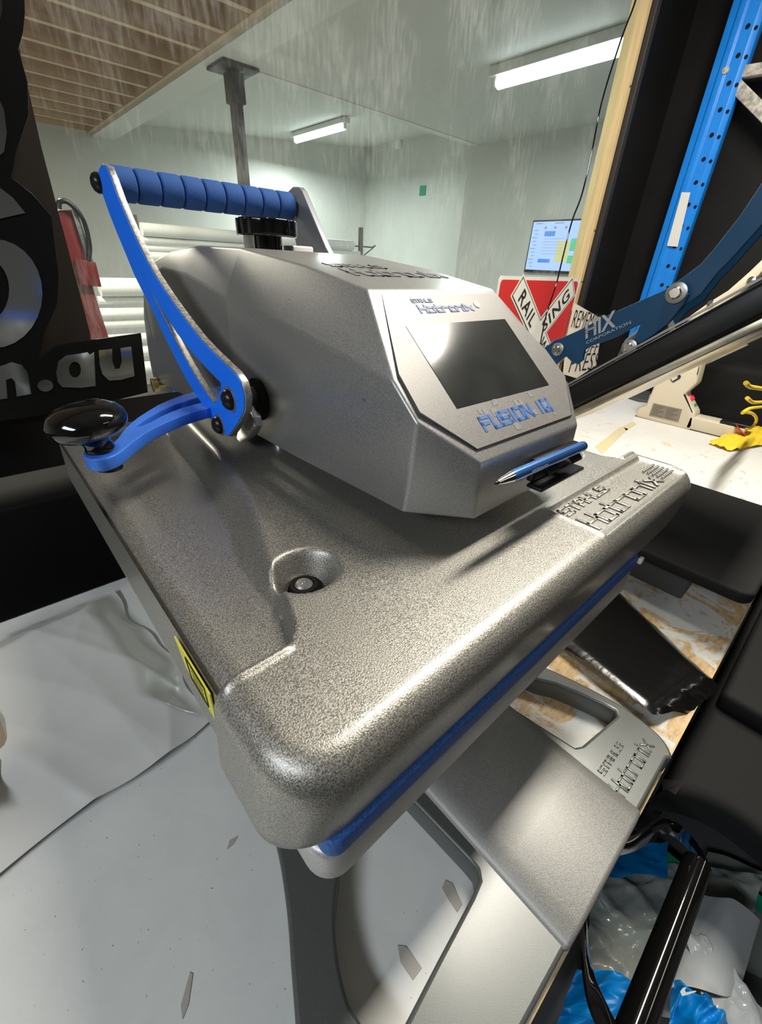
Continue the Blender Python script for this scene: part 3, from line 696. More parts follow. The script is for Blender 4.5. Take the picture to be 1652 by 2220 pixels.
# pivot opening, set screw, support pillar
obj('pivot_opening', MB().lathe([(0, 0), (.070*S, 0), (.070*S, .006*S), (0, .006*S)], u((CH-.342, 1.33, -.41)), (-1, 0, 0), 32), M['black_matte'], pr)
obj('set_screw', MB().lathe([(0, 0), (.004*S, 0), (.004*S, .003*S), (0, .003*S)], onx(789, 866, (CH-.339)*S), (-1, 0, 0), 12), M['chrome'], pr)
obj('support_pillar', MB().lathe([(.030*S, -.10*S), (.030*S, .09*S)], u((.735, 1.36, -.60)), (0,0,1), 24), M['chrome'], pr)
ch = MB().prism([onx(862, 1085, (CH-.3385)*S), onx(868, 1060, (CH-.3385)*S), onx(872, 1075, (CH-.3385)*S), onx(871, 1106, (CH-.3385)*S), onx(858, 1104, (CH-.3385)*S)], (-.0006, 0, 0))
# --- lever arms
LXa = .535
def ax_(px, py, X=LXa): p = onx(px, py, X*S); return (p[1], p[2])
c3 = lambda x, y: (x/2.36, y/2.36+340)
face = [c3(*p) for p in ((505,60),(520,35),(545,45),(572,110),(610,215),(650,310),(690,400),(740,505),(790,598),(850,690),(900,762),(965,850),(1030,932),(1095,1000),(1160,1062),(1205,1105),(1235,1150),(1255,1225),(1254,1300),(1225,1360),(1175,1432),(1140,1422),(1100,1360),(1060,1300),(1010,1230),(960,1150),(910,1055),(860,955),(815,860),(770,765),(730,690),(690,610),(645,500),(600,392),(560,290),(525,190),(505,120))]
faceYZ = [ax_(*p) for p in face]
slot = [c3(*p) for p in ((722,575),(760,665),(800,740),(850,820),(905,905),(950,965),(1005,1030),(1070,1100),(1130,1160),(1132,1185),(1105,1245),(1090,1250),(1060,1210),(1010,1135),(960,1050),(905,950),(850,840),(800,745),(755,650))]
slotYZ = [ax_(*p) for p in slot]
def scale_loop(lp, k, c=None):
    """offset polygon by distance k (outward positive) """
    P2 = [np.array(p) for p in lp]; n = len(P2); ar = sum(P2[i][0]*P2[(i+1) % n][1]-P2[(i+1) % n][0]*P2[i][1] for i in range(n)); sg = 1 if ar > 0 else -1; out = []
    for i in range(n):
        t = _n(P2[(i+1) % n]-P2[i-1]); out.append(tuple(P2[i]+sg*k*np.array([t[1], -t[0]])))
    return out
for nm, X, side in (('lever_arm', LXa, 1), ('lever_arm', 1.415, -1)):
    if side < 0:
        R_arm = [ax_(*p, X=X) for p in ((634, 404), (646, 405), (654, 414), (705, 535), (745, 610), (770, 680), (730, 690), (680, 640), (652, 575), (632, 490), (622, 440), (624, 414))]
        arm = obj(nm, plate([R_arm], .034*S, .004*S).mapped(((X+.018)*S, 0, 0), (0,1,0), (0,0,1), (1,0,0)), M['alu_shaded'], pr, smooth=40)
        c = onx(632, 430, (X+.036)*S); obj('bolt_head', MB().lathe([(.034*S, 0), (.034*S, .01*S), (.015*S, .027*S), (.0002, .028*S)], c, (1,0,0), 24), M['bolt'], arm)
        continue
    body = plate([faceYZ, slotYZ], .022*S, .002*S).mapped(((X+.012)*S, 0, 0), (0,1,0), (0,0,1), (1,0,0))
    arm = obj(nm, body, M['alu'] if side > 0 else M['alu_shaded'], pr, smooth=40)
    fx = X*S if side > 0 else (X+.036)*S
    bf = plate([scale_loop(faceYZ, -.004*S), scale_loop(slotYZ, .006*S)], .0010).mapped((fx, 0, 0), (0,1,0), (0,0,1), (1,0,0))
    obj('blue_side', bf, M['blue_anod'], arm, smooth=0)
    for px, py, rr in ((216, 397, .034), (500, 866, .032), (477, 921, .030)):
        c = onx(px, py, LXa*S); c = np.array([fx, c[1], c[2]]); d_ = (-1, 0, 0) if side > 0 else (1, 0, 0)
        R_ = rr*S
        if px < 300: c = c+np.array([0, 0, 0])
        obj('bolt_head', MB().lathe([(R_, 0), (R_, .3*R_), (R_*.8, .62*R_), (R_*.45, .82*R_), (.0002, .86*R_)], c, d_, 24), M['bolt'], arm)
        if px > 300: obj('washer', MB().lathe([(R_*1.25, 0), (R_*1.25, .12*R_), (R_*.9, .12*R_)], c, d_, 24), M['alu'], arm)
# hinge bracket behind the left arm
hb = MB().prism([onx(*p, .59*S) for p in ((535, 880), (548, 905), (553, 925), (540, 948), (520, 960), (512, 950), (520, 905))], (.03*S, 0, 0))
obj('hinge_bracket', hb, M['chrome'], pr, bevel=.001)
sb = u((.5, 1.33, -.41)); obj('pivot_shaft', MB().lathe([(.028*S, 0), (.028*S, .98*S)], u((.50+.05, 1.35, -.40)), (1,0,0), 20), M['steel'], pr)
# --- foam roller
ry, rz = 2.275, .232
core = obj('roller_core', MB().tube([u((LXa+.03, ry, rz)), u((1.42, ry, rz))], .03*S, 16), M['steel'], pr)
xa, xb2 = LXa+.05, 1.405; n = 9; wseg = (xb2-xa)/n
for k in range(n):
    a = xa+k*wseg; R_ = .060*S; wd = wseg*S*.965; ed = .010*S
    pf = [(R_*.5, 0), (R_*.86, 0), (R_*.96, ed*.35), (R_, ed), (R_, wd-ed), (R_*.96, wd-ed*.35), (R_*.86, wd), (R_*.5, wd)]
    obj('foam_grip', MB().lathe(pf, u((a, ry, rz)), (1,0,0), 32), M['grip'], pr, smooth=50)
# --- pressure knob on top
kc = u((CH, 1.80, .074)); Rk = .118*S; lob = []
for k in range(96):
    a = 2*math.pi*k/96; r1 = Rk*(1+.07*math.cos(8*a)); r1 = Rk*(.90+.10*min(1, .5+.9*abs(math.cos(4*a)))) ; lob.append((r1*math.cos(a), r1*math.sin(a)))
kb = plate([lob], .058*S, .006*S).mapped(kc+np.array([0,0,.030*S]), (1,0,0), (0,1,0), (0,0,1))
kn = obj('pressure_knob', kb, M['black_gloss'], pr, smooth=45)
obj('knob_stem', MB().lathe([(.055*S, -.06*S), (.055*S, .005*S)], kc, (0,0,1), 24), M['black_gloss'], kn)
obj('cap', MB().lathe([(.075*S, .058*S), (.07*S, .062*S), (.0005, .064*S)], kc, (0,0,1), 32), M['black'], kn)
obj('threaded_block', MB().box(u((CH+.09, 1.76, -.0)), u((CH+.19, 1.84, .052))), M['white'], pr, bevel=.002)
# --- swing handle with ball knob
AZ = -.45
c1 = lambda x, y: (80+x/4.13, 820+y/4.13)
ao = [c1(*p) for p in ((405,668),(420,705),(480,725),(560,728),(640,712),(715,680),(790,625),(870,560),(960,495),(1060,440),(1180,385),(1300,335),(1420,300),(1560,262),(1700,225),(1700,60),(1560,85),(1420,118),(1300,150),(1180,195),(1080,240),(980,300),(900,352),(830,410),(770,470),(720,540),(660,600),(560,640),(470,640),(420,650))]
asl = [c1(*p) for p in ((872,437),(940,425),(1020,390),(1110,340),(1200,300),(1300,262),(1430,228),(1600,180),(1600,140),(1430,175),(1320,208),(1200,250),(1100,295),(1000,352),(930,398))]
tz = lambda L_: [tuple(onz(px, py, AZ*S)[:2]) for px, py in L_]
arm = plate([tz(ao), tz(asl)], .034*S, .003*S).mapped((0, 0, (AZ-.017)*S), (1,0,0), (0,1,0), (0,0,1))
sw = obj('swing_handle', arm, M['blue_arm2'], pr, smooth=40)
ac = onz(222, 980, AZ*S)
bk = MB().lathe([(.032*S, 0), (.036*S, .004*S), (.033*S, .012*S), (.032*S, .024*S), (.040*S, .034*S), (.070*S, .046*S), (.088*S, .060*S), (.0925*S, .072*S), (.093*S, .080*S), (.090*S, .090*S), (.078*S, .107*S), (.055*S, .120*S), (.028*S, .126*S), (.001, .127*S)], (0,0,0), (0,0,1), 48)
tilt = Matrix.Rotation(math.radians(-8), 3, 'Y') @ Matrix.Rotation(math.radians(-3), 3, 'X')
bk.v = [tuple(np.array(tilt @ Vector(p))+ac+np.array([.0, .004, 0])) for p in bk.v]
obj('ball_knob', bk, M['black_gloss'], pr, smooth=180)
obj('knob_bolt', MB().lathe([(.03*S, 0), (.03*S, .014*S), (.0005, .014*S)], ac+np.array([.002, -.001, -.047*S]), (0,0,1), 20), M['black'], pr)
# brass lock screw and blue rear shaft
bs = u((.62, 2.42, -.585))
obj('lock_screw', MB().lathe([(.032*S, 0), (.036*S, .004*S), (.036*S, .026*S), (.032*S, .03*S), (.014*S, .03*S), (.014*S, .1*S)], bs-np.array([.012*S,0,0]), (1,-.1,0), 32), M['brass'], pr)
obj('swing_shaft', MB().tube([u((.70, 2.42, -.60)), u((1.1, 2.35, -.60))], .034*S, 16), M['blue_arm2'], pr)
# --- stylus clip on the nose
cy_ = .487
clipm = MB().prism([ony(*p, (cy_-.003)*S) for p in ((1108, 988), (1200, 958), (1213, 1010), (1120, 1053))], (0, .004*S, 0))
clipm = MB().box((.975*S, (cy_-.018)*S, -.478*S), (1.205*S, cy_*S, -.415*S)); 
clip = obj('stylus_clip', clipm, M['black'], pr, bevel=.0012)
for x in (1.00, 1.12):
    jw = MB().strip([u((x, cy_-.015, -.418)), u((x, cy_-.032, -.425)), u((x, cy_-.05, -.432)), u((x, cy_-.06, -.442))], (.028*S, 0, 0), .006*S, (0, -.2, 1))
    obj('jaw', jw, M['black_matte'], clip, bevel=.0005)
obj('jaw', MB().box((.965*S, (cy_-.055)*S, -.490*S), (1.20*S, (cy_-.01)*S, -.480*S)), M['black'], clip, bevel=.0008)
# stylus, held in the clip
pa = ony(1074, 1048, (cy_-.045)*S); pb = ony(1266, 966, (cy_-.045)*S); pdv = _n(pb-pa); Lp_ = np.linalg.norm(pb-pa)
st = thing('stylus', 'blue metal stylus pen with black tips held in a clip on the press nose', 'stylus', tuple((pa+pb)/2))
obj('barrel', MB().lathe([(.0040, Lp_*.145), (.0043, Lp_*.18), (.0043, Lp_*.90), (.0043, Lp_*.965)], pa, pdv, 24), M['stylus_blue'], st)
obj('metal_tip', MB().lathe([(.0016, Lp_*.02), (.0026, Lp_*.06), (.0040, Lp_*.146)], pa, pdv, 24), M['chrome'], st)
obj('rubber_tip', MB().lathe([(.0004, -.001), (.0012, .0005), (.0016, Lp_*.025)], pa, pdv, 16), M['black'], st)
obj('end_cap', MB().lathe([(.0043, Lp_*.965), (.004, Lp_*.985), (.002, Lp_), (.0004, Lp_*1.003)], pa, pdv, 20), M['black'], st)
pen_n = _n(np.cross(pdv, np.array([0, 0, 1.]))); pen_n = pen_n if pen_n[1] < 0 else -pen_n; pen_u = _n(np.cross(pen_n, pdv)); pen_u = pen_u if pen_u[2] > 0 else -pen_u
obj('barrel_print', text('HOTRONIX', .022, .0022, .0002).mapped(pa+pdv*Lp_*.30+pen_n*.0044-pen_u*.001, pdv, pen_u, pen_n), M['hix_print'], st, smooth=0)
# --- black tubular pull handle below the bench front
HB = thing('pull_handle', 'glossy black tubular pull handle on bent straps below the bench front', 'handle', (.4, -.10, -.70))
trr = .0165; e_ = onz(1512, 1872, -.70)
obj('tube', MB().lathe([(trr*.9, 0), (trr, .0015), (trr, e_[0]-.10), (trr*.9, e_[0]-.0985)], (.10, -.117, -.70), (1,0,0), 40), M['black_gloss'], HB)
def sp3(pts): return [tuple(p) for p in smoothloop([onz(px, py, z) for px, py, z in pts], 5, False)]
obj('strap', MB().strip(sp3(((1330,1832,-.600),(1370,1822,-.62),(1400,1806,-.64),(1432,1786,-.66),(1462,1796,-.675),(1492,1825,-.685),(1516,1856,-.695),(1528,1884,-.705))), (.003, -.005, -.019), .004, (0, -1, 0)), M['black_gloss'], HB, bevel=.001)
obj('strap', MB().strip(sp3(((1245,1985,-.60),(1262,2030,-.62),(1268,2090,-.64),(1280,2150,-.66),(1308,2215,-.68),(1345,2290,-.70))), (.0135, .004, 0), .005, (0, -.3, 1)), M['black_gloss'], HB, bevel=.001)
obj('mounting_rail', MB().box((.15, .0, -.600), (.62, .05, -.562)), M['black'], HB)

# ================================================================= BLACK CLAMSHELL PRESS, BLUE LEVERS
hx = thing('clamshell_press', 'open black clamshell heat press with teal blue lever arms at right', 'heat press', (.95, .3, BT))
L0, L1 = .748, 1.135
lpz = -.405
lpm = plate([rrect(L0, L1, -.024, .37, .02)], .022, .005).mapped((0, 0, lpz-.011), (1,0,0), (0,1,0), (0,0,1))
obj('lower_platen', lpm, M['black_platen'], hx)
obj('base_box', MB().box((.845, .062, BT), (1.05, .5, lpz-.022)), M['cast_grey'], hx, bevel=.004)
XS = .77
def hxp(px, py): return onx(px, py, XS)
a, b = hxp(1229, 839), hxp(1652, 609); dd = _n(b-a); nn_ = np.array([0, dd[2], -dd[1]])  # perpendicular, pointing down and back
if nn_[2] > 0: nn_ = -nn_
a0 = a-dd*.10; b0 = a+dd*.36
th_ = abs((hxp(1400, 852)-a)@nn_); th_ = .040
up_ = MB().prism([a0, b0, b0+nn_*th_, a0+nn_*th_], (.36, 0, 0))
obj('upper_housing', up_, M['black'], hx, bevel=.006, seg=3)
a2 = a0+nn_*(th_+.001)+dd*.0; b2 = b0+nn_*(th_+.001)-dd*.012
m = M['scratched'] = mat('scratched_aluminium', (.5,.48,.44), .3, .9); tt = noise(m, 7, 6, .7, sc=(1, 1, 1)); rr_ = ramp(m, tt.outputs['Fac'], [(.35, (.28,.26,.20)), (.5, (.62,.56,.42)), (.65, (.72,.70,.64))]); nodes(m)[1].new(rr_.outputs[0], nodes(m)[2].inputs[0])
ht_ = MB().prism([a2+np.array([.006,0,0]), b2+np.array([.006,0,0]), b2+np.array([.006,0,0])+nn_*.013, a2+np.array([.006,0,0])+nn_*.013], (.348, 0, 0))
obj('heating_plate', ht_, M['scratched'], hx, bevel=.002)
rail = MB().strip([a0+nn_*-.0015, b0+nn_*-.0015], (.002, 0, 0), .003, tuple(-nn_))
obj('edge_trim', rail, M['steel'], hx)
# blue levers: plane x = XA
XA = .90
def hb_(px, py, X=XA): p = onx(px, py, X); return (p[1], p[2])
c5 = lambda x, y: (1050+x/2.744, 420+y/2.744)
low = [c5(*p) for p in ((345,935),(420,870),(470,855),(560,815),(700,742),(900,650),(1060,580),(1140,540),(1190,560),(1215,600),(1190,655),(1100,770),(1010,840),(930,890),(880,895),(900,850),(935,775),(900,790),(790,850),(640,905),(600,930),(590,990),(560,1012),(530,1005),(490,965),(430,1020),(405,1030))]
pl = plate([[hb_(*p) for p in low]], .008, .001).mapped((XA, 0, 0), (0,1,0), (0,0,1), (1,0,0))
lv = obj('link_arm', pl, M['hix_blue'], hx, smooth=40)
ups = [c5(*p) for p in ((880,905),(930,815),(1040,640),(1100,560),(1190,495),(1290,420),(1370,330),(1440,240),(1520,140),(1600,20),(1660,-70),(1800,-200),(1900,-80),(1760,80),(1650,190),(1560,290),(1480,380),(1390,470),(1290,600),(1200,660),(1110,760),(1020,850),(950,900))]
pl = plate([[hb_(*p, XA+.012) for p in ups]], .008, .001).mapped((XA+.012, 0, 0), (0,1,0), (0,0,1), (1,0,0))
obj('lever_arm', pl, M['hix_blue'], hx, smooth=40)
pl = plate([[hb_(*p, XA+.09) for p in [(x_+6, y_+14) for x_, y_ in ups]]], .008, .001).mapped((XA+.09, 0, 0), (0,1,0), (0,0,1), (1,0,0))
obj('lever_arm', pl, M['hix_blue'], hx, smooth=40)
lkm = [c5(*p) for p in ((1195,660),(1240,600),(1340,520),(1470,400),(1480,385),(1420,400),(1300,470),(1200,590))]
sp_ = [c5(*p) for p in ((1460,240),(1500,185),(1580,210),(1560,270),(1500,330),(1480,385),(1455,375))]
for px, py, X, R_ in ((1210, 757, XA, .0125), (1467, 635, XA, .016), (1365, 752, XA-.004, .013)):
    c = onx(px, py, X-.005)
    bb = obj('pivot_washer', MB().lathe([(R_, 0), (R_, .003), (R_*.8, .004), (.0005, .004)], c, (-1,0,0), 28), M['steel'], hx)
    obj('pivot_bolt', MB().lathe([(R_*.58, .004), (R_*.58, .008), (R_*.46, .010), (.0005, .010)], c, (-1,0,0), 20), M['chrome'], bb)
gl_ = MB().tube([onx(1355, 790, XA+.03), onx(1372, 745, XA+.03), onx(1400, 730, XA+.03), onx(1455, 705, XA+.03)], [.02, .016, .02, .02], 12)
obj('cast_link', gl_, M['cast_grey'], hx)
# print on the link arm
def onarm(p): q_ = onx(*p, XA-.0045); return q_
o0 = onarm((1270, 737)); o1 = onarm((1348, 705)); A_ = _n(o1-o0); N__ = np.array([-1., 0, 0]); Bv = np.cross(N__, A_); Bv = Bv if Bv[2] > 0 else -Bv
wd_ = np.linalg.norm(o1-o0)
tx = text('HIX', wd_*.93, wd_*.42, .0003, .02, shear=.25).mapped(o0+Bv*.002, A_, Bv, N__)
obj('arm_print', tx, M['hix_print'], lv, smooth=0)
o0 = onarm((1271, 745)); o1 = onarm((1368, 700)); A_ = _n(o1-o0); Bv = np.cross(N__, A_); Bv = Bv if Bv[2] > 0 else -Bv
tx = text('CORPORATION', np.linalg.norm(o1-o0), .0052, .0003, .0).mapped(o0-Bv*.001, A_, Bv, N__)
obj('arm_print', tx, M['hix_print'], lv, smooth=0)
rb = MB()
for k in range(3): 
    s0 = onarm((1264+k*2, 728-k*5)); rb.prism([s0, s0+A_*.022, s0+A_*.022+Bv*.0012, s0+Bv*.0012], (-.0004, 0, 0))
obj('arm_print', rb, M['hix_red'], lv, smooth=0)

# ================================================================= CREAM CAP PRESS at the back
cp = thing('cap_press', 'cream enamelled cap press with red digit display by the black wall', 'heat press', (2.08, .4, BT))
XC = 2.04
c4 = lambda x, y: (1350+x/5.47, 650+y/5.47)
def cpp(x, y, X=XC): return onx(*c4(x, y), X)
prof = [cpp(*p) for p in ((152,1385),(150,1340),(190,1285),(270,1262),(400,940),(560,520),(640,500),(900,560),(960,640),(870,1000),(735,1115),(860,1345),(835,1500),(800,1545),(700,1530))]
obj('side_panel', MB().prism(prof, (.075, 0, 0)), M['cream'], cp, bevel=.008, seg=3)
fr2 = [cpp(880,1360), cpp(1395,1475, XC+.0), cpp(1395,1560), cpp(1200,1600), cpp(850,1515)]
fa = onz(1506, 930, BT); fb = onz(1606, 952, BT)
obj('lower_arm', MB().box((XC+.0, .215, BT+.004), (XC+.07, .40, BT+.052)), M['cream'], cp, bevel=.004)
cb = [cpp(735,1115), cpp(870,1060), cpp(880,1070), cpp(960,1260), cpp(835,1340)]
d_ = cpp(735,1115); e_ = cpp(835,1340); 
pan = MB().prism([d_+(0,0,0), e_, e_+np.array([.085,0,0]), d_+np.array([.085,0,0])], _n(np.cross(e_-d_, (1,0,0)))*-.006)
cpn = obj('control_panel', pan, M['black'], cp, bevel=.002)
nn2 = _n(np.cross(e_-d_, (1,0,0)))
if nn2[1] > 0: nn2 = -nn2
dv = _n(e_-d_); LL = np.linalg.norm(e_-d_); o_ = d_+nn2*.0065
obj('readout', MB().prism([o_+dv*LL*.24+np.array([.025,0,0]), o_+dv*LL*.42+np.array([.025,0,0]), o_+dv*LL*.42+np.array([.06,0,0]), o_+dv*LL*.24+np.array([.06,0,0])], nn2*.001), M['led_red'], cpn)
obj('green_button', MB().prism([o_+dv*LL*.64+np.array([.03,0,0]), o_+dv*LL*.76+np.array([.03,0,0]), o_+dv*LL*.76+np.array([.055,0,0]), o_+dv*LL*.64+np.array([.055,0,0])], nn2*.001), M['led_green'], cpn)
rp_ = [cpp(*p, XC-.0005) for p in ((365,1225),(705,1300),(660,1450),(312,1370))]
pl_ = obj('rating_plate', MB().prism(rp_, (-.001, 0, 0)), M['label_metal'], cp)
lt = MB(); P0, P1, P2, P3 = rp_
for k in range(7):
    t0 = .14+.12*k; A0 = P0+(P3-P0)*t0; A1 = P1+(P2-P1)*t0
    for s0, s1 in ((.06, .44), (.52, .9)):
        p_ = A0+(A1-A0)*s0; q_ = A0+(A1-A0)*(s1-.08*(k % 3)); lt.tube([p_-np.array([.0012,0,0]), q_-np.array([.0012,0,0])], .0006, 5)
obj('plate_print', lt, M['ink'], pl_)
lg = MB(); gs = [(550,905),(590,965),(640,935),(655,925),(645,860),(668,850),(692,915),(680,935),(600,980),(580,965)]
obj('badge', MB().prism([cpp(*p, XC-.0005) for p in gs], (-.001, 0, 0)), mat('navy_print', (.012,.015,.05), .5), cp, smooth=0)
obj('slot', MB().prism([cpp(*p, XC+.0) for p in ((880,880),(905,790),(915,780),(890,890))], (-.001, 0, 0)), M['black'], cp, smooth=0)
ab = [cpp(*p) for p in ((700,262),(1040,20),(1250,-110),(1500,-330),(1800,-620),(1840,-560),(1620,-300),(1400,-90),(1150,70),(900,210))]
la = obj('top_arm', MB().prism(ab, (.05, 0, 0)), M['cream'], cp, bevel=.003)
for p in ((1052, 45), (1530, -230)):
    c = cpp(*p); obj('arm_bolt', MB().lathe([(.012, 0), (.012, .006), (.0005, .008)], c-np.array([.001,0,0]), (-1,0,0), 18), M['chrome'], la)
sg = [cpp(*p, XC+.09) for p in ((980,700),(1400,490),(1480,540),(985,770))]
obj('galvanised_bar', MB().prism(sg, (.02, 0, 0)), M['alu'], cp)
obj('black_slide', MB().box((XC+.0, .20, BT+.053), (XC+.06, .30, BT+.065)), M['black'], cp, bevel=.003)
# cap press grey pads on the bench behind
t_ = plate([[tuple(onz(*c4(*p), BT)[:2]) for p in ((30,1165),(90,1120),(195,1070),(330,1100),(290,1225),(180,1210))]], .012, .002).mapped((0,0,BT+.006), (1,0,0), (0,1,0), (0,0,1))
o = obj('grey_tray', t_, M['cast_grey']); tag(o, 'small dark grey tray lying left of the cream cap press', 'tray')

# ================================================================= RACK UPRIGHT by the right wall
XR = 2.45
ru = thing('pallet_rack_upright', 'scuffed bright blue perforated rack upright against the black wall', 'rack', (XR, .81, BT))
zt = 1.25
fm = MB()
prof2 = [(0, .868), (.0, .845), (-.006, .838), (-.006, .820), (0, .812), (0, .775), (.012, .757), (.05, .757), (.05, .868)]
fm.prism([(XR+a, b, BT) for a, b in prof2], (0, 0, zt-BT)); obj('post', fm, M['rack_blue'], ru, bevel=.001)
hm = MB(); z = BT+.12
while z < zt:
    obj('hole', MB().lathe([(0, 0), (.0075, 0), (.0075, .0015), (0, .0015)], (XR, .792, z), (-1,0,0), 14), M['black_matte'], ru)
    obj('hole', MB().lathe([(0, 0), (.006, 0), (.006, .0015), (0, .0015)], (XR+.005, .766, z-.008), (-1,-.7,0), 12), M['black_matte'], ru)
    z += .0755
wl = [onx(*p, XR-.008) for p in ((1478, 417), (1497, 417), (1469, 535), (1446, 533))]
obj('paper_strip', MB().prism(wl, (-.001, 0, 0)), M['white'], ru, smooth=0)
c = onx(1573, 153, XR-.002); obj('bolt', MB().lathe([(.012, 0), (.011, .006), (.0005, .008)], c, (-1,0,0), 16), M['cream_steel'], ru)
def bar3(p, q_, X, wpx):
    a = onx(*p, X); b = onx(*q_, X); d_ = _n(b-a); n_ = np.array([0, -d_[2], d_[1]])*wpx; return MB().prism([a-n_, b-n_, b+n_, a+n_], (.035, 0, 0))
obj('cross_brace', bar3((1585, 158), (1760, 130), XR+.01, .017), M['cream_steel'], ru, bevel=.002)
obj('cross_brace', bar3((1590, 180), (1760, 350), XR+.01, .019), M['cream_steel'], ru, bevel=.002)

# ================================================================= SIGNS AND PAPER
rsg = thing('rail_crossing_sign', 'red square rail crossing sign with white crossed bars leaning at the glass', 'sign', (1.77, .99, BT))
YS = .985
board = plate([rrect(1.43, 2.03, BT, -.0165, .02)], .003).mapped((0, YS, 0), (1,0,0), (0,0,1), (0,-1,0))
obj('border', board, M['white_sign'], rsg)
obj('red_face', plate([rrect(1.442, 2.018, BT+.012, -.028, .015)], .001).mapped((0, YS-.002, 0), (1,0,0), (0,0,1), (0,-1,0)), M['red_sign'], rsg)
ctr = np.array([1.765, -.222])
def barq(c, ang, L0_, L1_, hw): 
    d_ = np.array([math.cos(ang), math.sin(ang)]); n_ = np.array([-d_[1], d_[0]])
    return [tuple(c+d_*L0_-n_*hw), tuple(c+d_*L1_-n_*hw), tuple(c+d_*L1_+n_*hw), tuple(c+d_*L0_+n_*hw)]
a1, a2_ = math.radians(180-39), math.radians(39)
for k, (hw, mt, ex) in enumerate(((.047, 'white_sign', .014), (.041, 'ink', .008), (.037, 'white_sign', .004))):
    for ang in (a1, a2_):
        L1_ = .268+ex; q_ = barq(ctr, ang, -L1_, L1_, hw)
        obj('cross_bar', plate([q_], .0006).mapped((0, YS-.0034-.0007*k-(.0002 if ang == a2_ else 0), 0), (1,0,0), (0,0,1), (0,-1,0)), M[mt], rsg, smooth=0)
def signtext(s, ang, start, h, w):
    d_ = np.array([math.cos(ang), 0, math.sin(ang)]); n_ = np.array([-math.sin(ang), 0, math.cos(ang)])
    o_ = np.array([ctr[0], YS-.0062, ctr[1]])+d_*start-n_*h/2
    obj('sign_lettering', text(s, w, h, .0006, .01, 1.15).mapped(o_, d_, n_, (0,-1,0)), M['ink'], rsg, smooth=0)
signtext('RAIL', math.radians(-39), -.235, .050, .165); signtext('WAY', math.radians(-39), .05, .05, .16)
signtext('SING', math.radians(39), .035, .050, .205); signtext('CROS', math.radians(39), -.25, .05, .19)
# hand written card
pc = [ony(*p, .965) for p in ((1246, 657), (1303, 690), (1306, 700), (1293, 792), (1250, 820), (1221, 811), (1228, 735))]
cd = obj('handwritten_card', MB().prism(pc, (0, .002, 0)), M['paper'], smooth=0); tag(cd, 'cream card with black handwriting standing behind the teal lever arm', 'card')
def scrib(s, p, q_, h):
    a = ony(*p, .9635); b = ony(*q_, .9635); A_ = _n(b-a); B_ = np.array([-A_[2], 0, A_[0]])
    obj('handwriting', text(s, np.linalg.norm(b-a), h, .0005, -.012).mapped(a, A_, B_, (0,-1,0)), M['ink'], cd, smooth=0)
scrib('REMEMBER', (1238, 709), (1302, 716), .07)
scrib('OFF', (1262, 766), (1294, 763), .05)
scrib('PRESS', (1232, 808), (1292, 800), .085)
# loose cable down the glass
pth = smoothloop([ony(*p, .94) for p in ((1395, -60), (1375, 10), (1345, 90), (1305, 220), (1283, 330), (1262, 420), (1240, 480), (1222, 550), (1205, 620), (1185, 680), (1172, 742), (1165, 790))], 6, False)
o = obj('hanging_cable', MB().tube(pth, .0028, 8), M['black_gloss']); tag(o, 'thin black cable hanging down in front of the window', 'cable')
# black mirrored sign at left
sg_ = thing('shop_sign', 'black acrylic shop sign with mirrored lettering standing at the glass', 'sign', (.0, .93, BT))
YB = .90
def sb_(px, py): p = ony(px, py, YB); return (p[0], p[2])
out_ = [sb_(*p) for p in ((-260,-60),(52,-60),(54,30),(50,70),(40,108),(60,180),(62,250),(35,330),(25,385),(70,420),(112,470),(118,520),(128,600),(124,660),(98,720),(84,780),(100,762),(125,748),(160,742),(305,722),(320,850),(160,890),(-260,950))]
obj('backing', plate([out_], .006, .001).mapped((0, YB, 0), (1,0,0), (0,0,1), (0,-1,0)), M['sign_board'], sg_, smooth=30)
bb_ = [ony(*p, YB+.03) for p in ((-260,-60),(14,-60),(45,120),(90,320),(196,724),(196,900),(-260,960))]
obj('mounting_board', MB().prism(bb_, (0, .012, 0)), M['brown_board'], sg_, smooth=0)
def chromeshape(loops):
    obj('mirror_letter', plate([[sb_(*p) for p in lp] for lp in loops], .0015).mapped((0, YB-.004, 0), (1,0,0), (0,0,1), (0,-1,0)), M['mirror'], sg_, smooth=0)
cs8 = lambda x, y: (x/2.468, y/2.468)
def arc(cx_, cy_, rx, ry_, n=28, a0=0, a1=360): return [(cx_+rx*math.cos(math.radians(a0+(a1-a0)*k/n)), cy_+ry_*math.sin(math.radians(a0+(a1-a0)*k/n))) for k in range(n)]
chromeshape([[(-120,190),(-10,200),(8,240),(14,290),(8,330),(-10,345),(-120,350)]])
chromeshape([[(-60,380),(0,408),(28,430),(54,462),(0,474),(-60,484)]])
chromeshape([arc(-15, 636, 106, 118), arc(-25, 628, 44, 64)])
chromeshape([[(-40,-40),(2,-40),(4,20),(1,40),(-6,62),(-40,80)]])
chromeshape([[cs8(*p) for p in ((5,1955),(60,1935),(115,1950),(145,1990),(158,2060),(165,2105),(88,2118),(78,2040),(60,2020),(30,2030),(38,2128),(-60,2140),(-60,1960))]])
chromeshape([[cs8(*p) for p in arc(240, 2060, 42, 32)]])
chromeshape([[cs8(*p) for p in ((298,1990),(310,1930),(350,1900),(420,1890),(465,1882),(478,1895),(500,1880),(508,2062),(430,2072),(330,2068),(305,2040))], [cs8(*p) for p in arc(398, 1975, 32, 42, 20)]])
chromeshape([[cs8(*p) for p in ((524,1872),(596,1864),(598,1930),(612,1972),(636,1968),(648,1930),(640,1860),(698,1852),(716,2010),(640,2030),(580,2034),(545,2000),(530,1950))]])
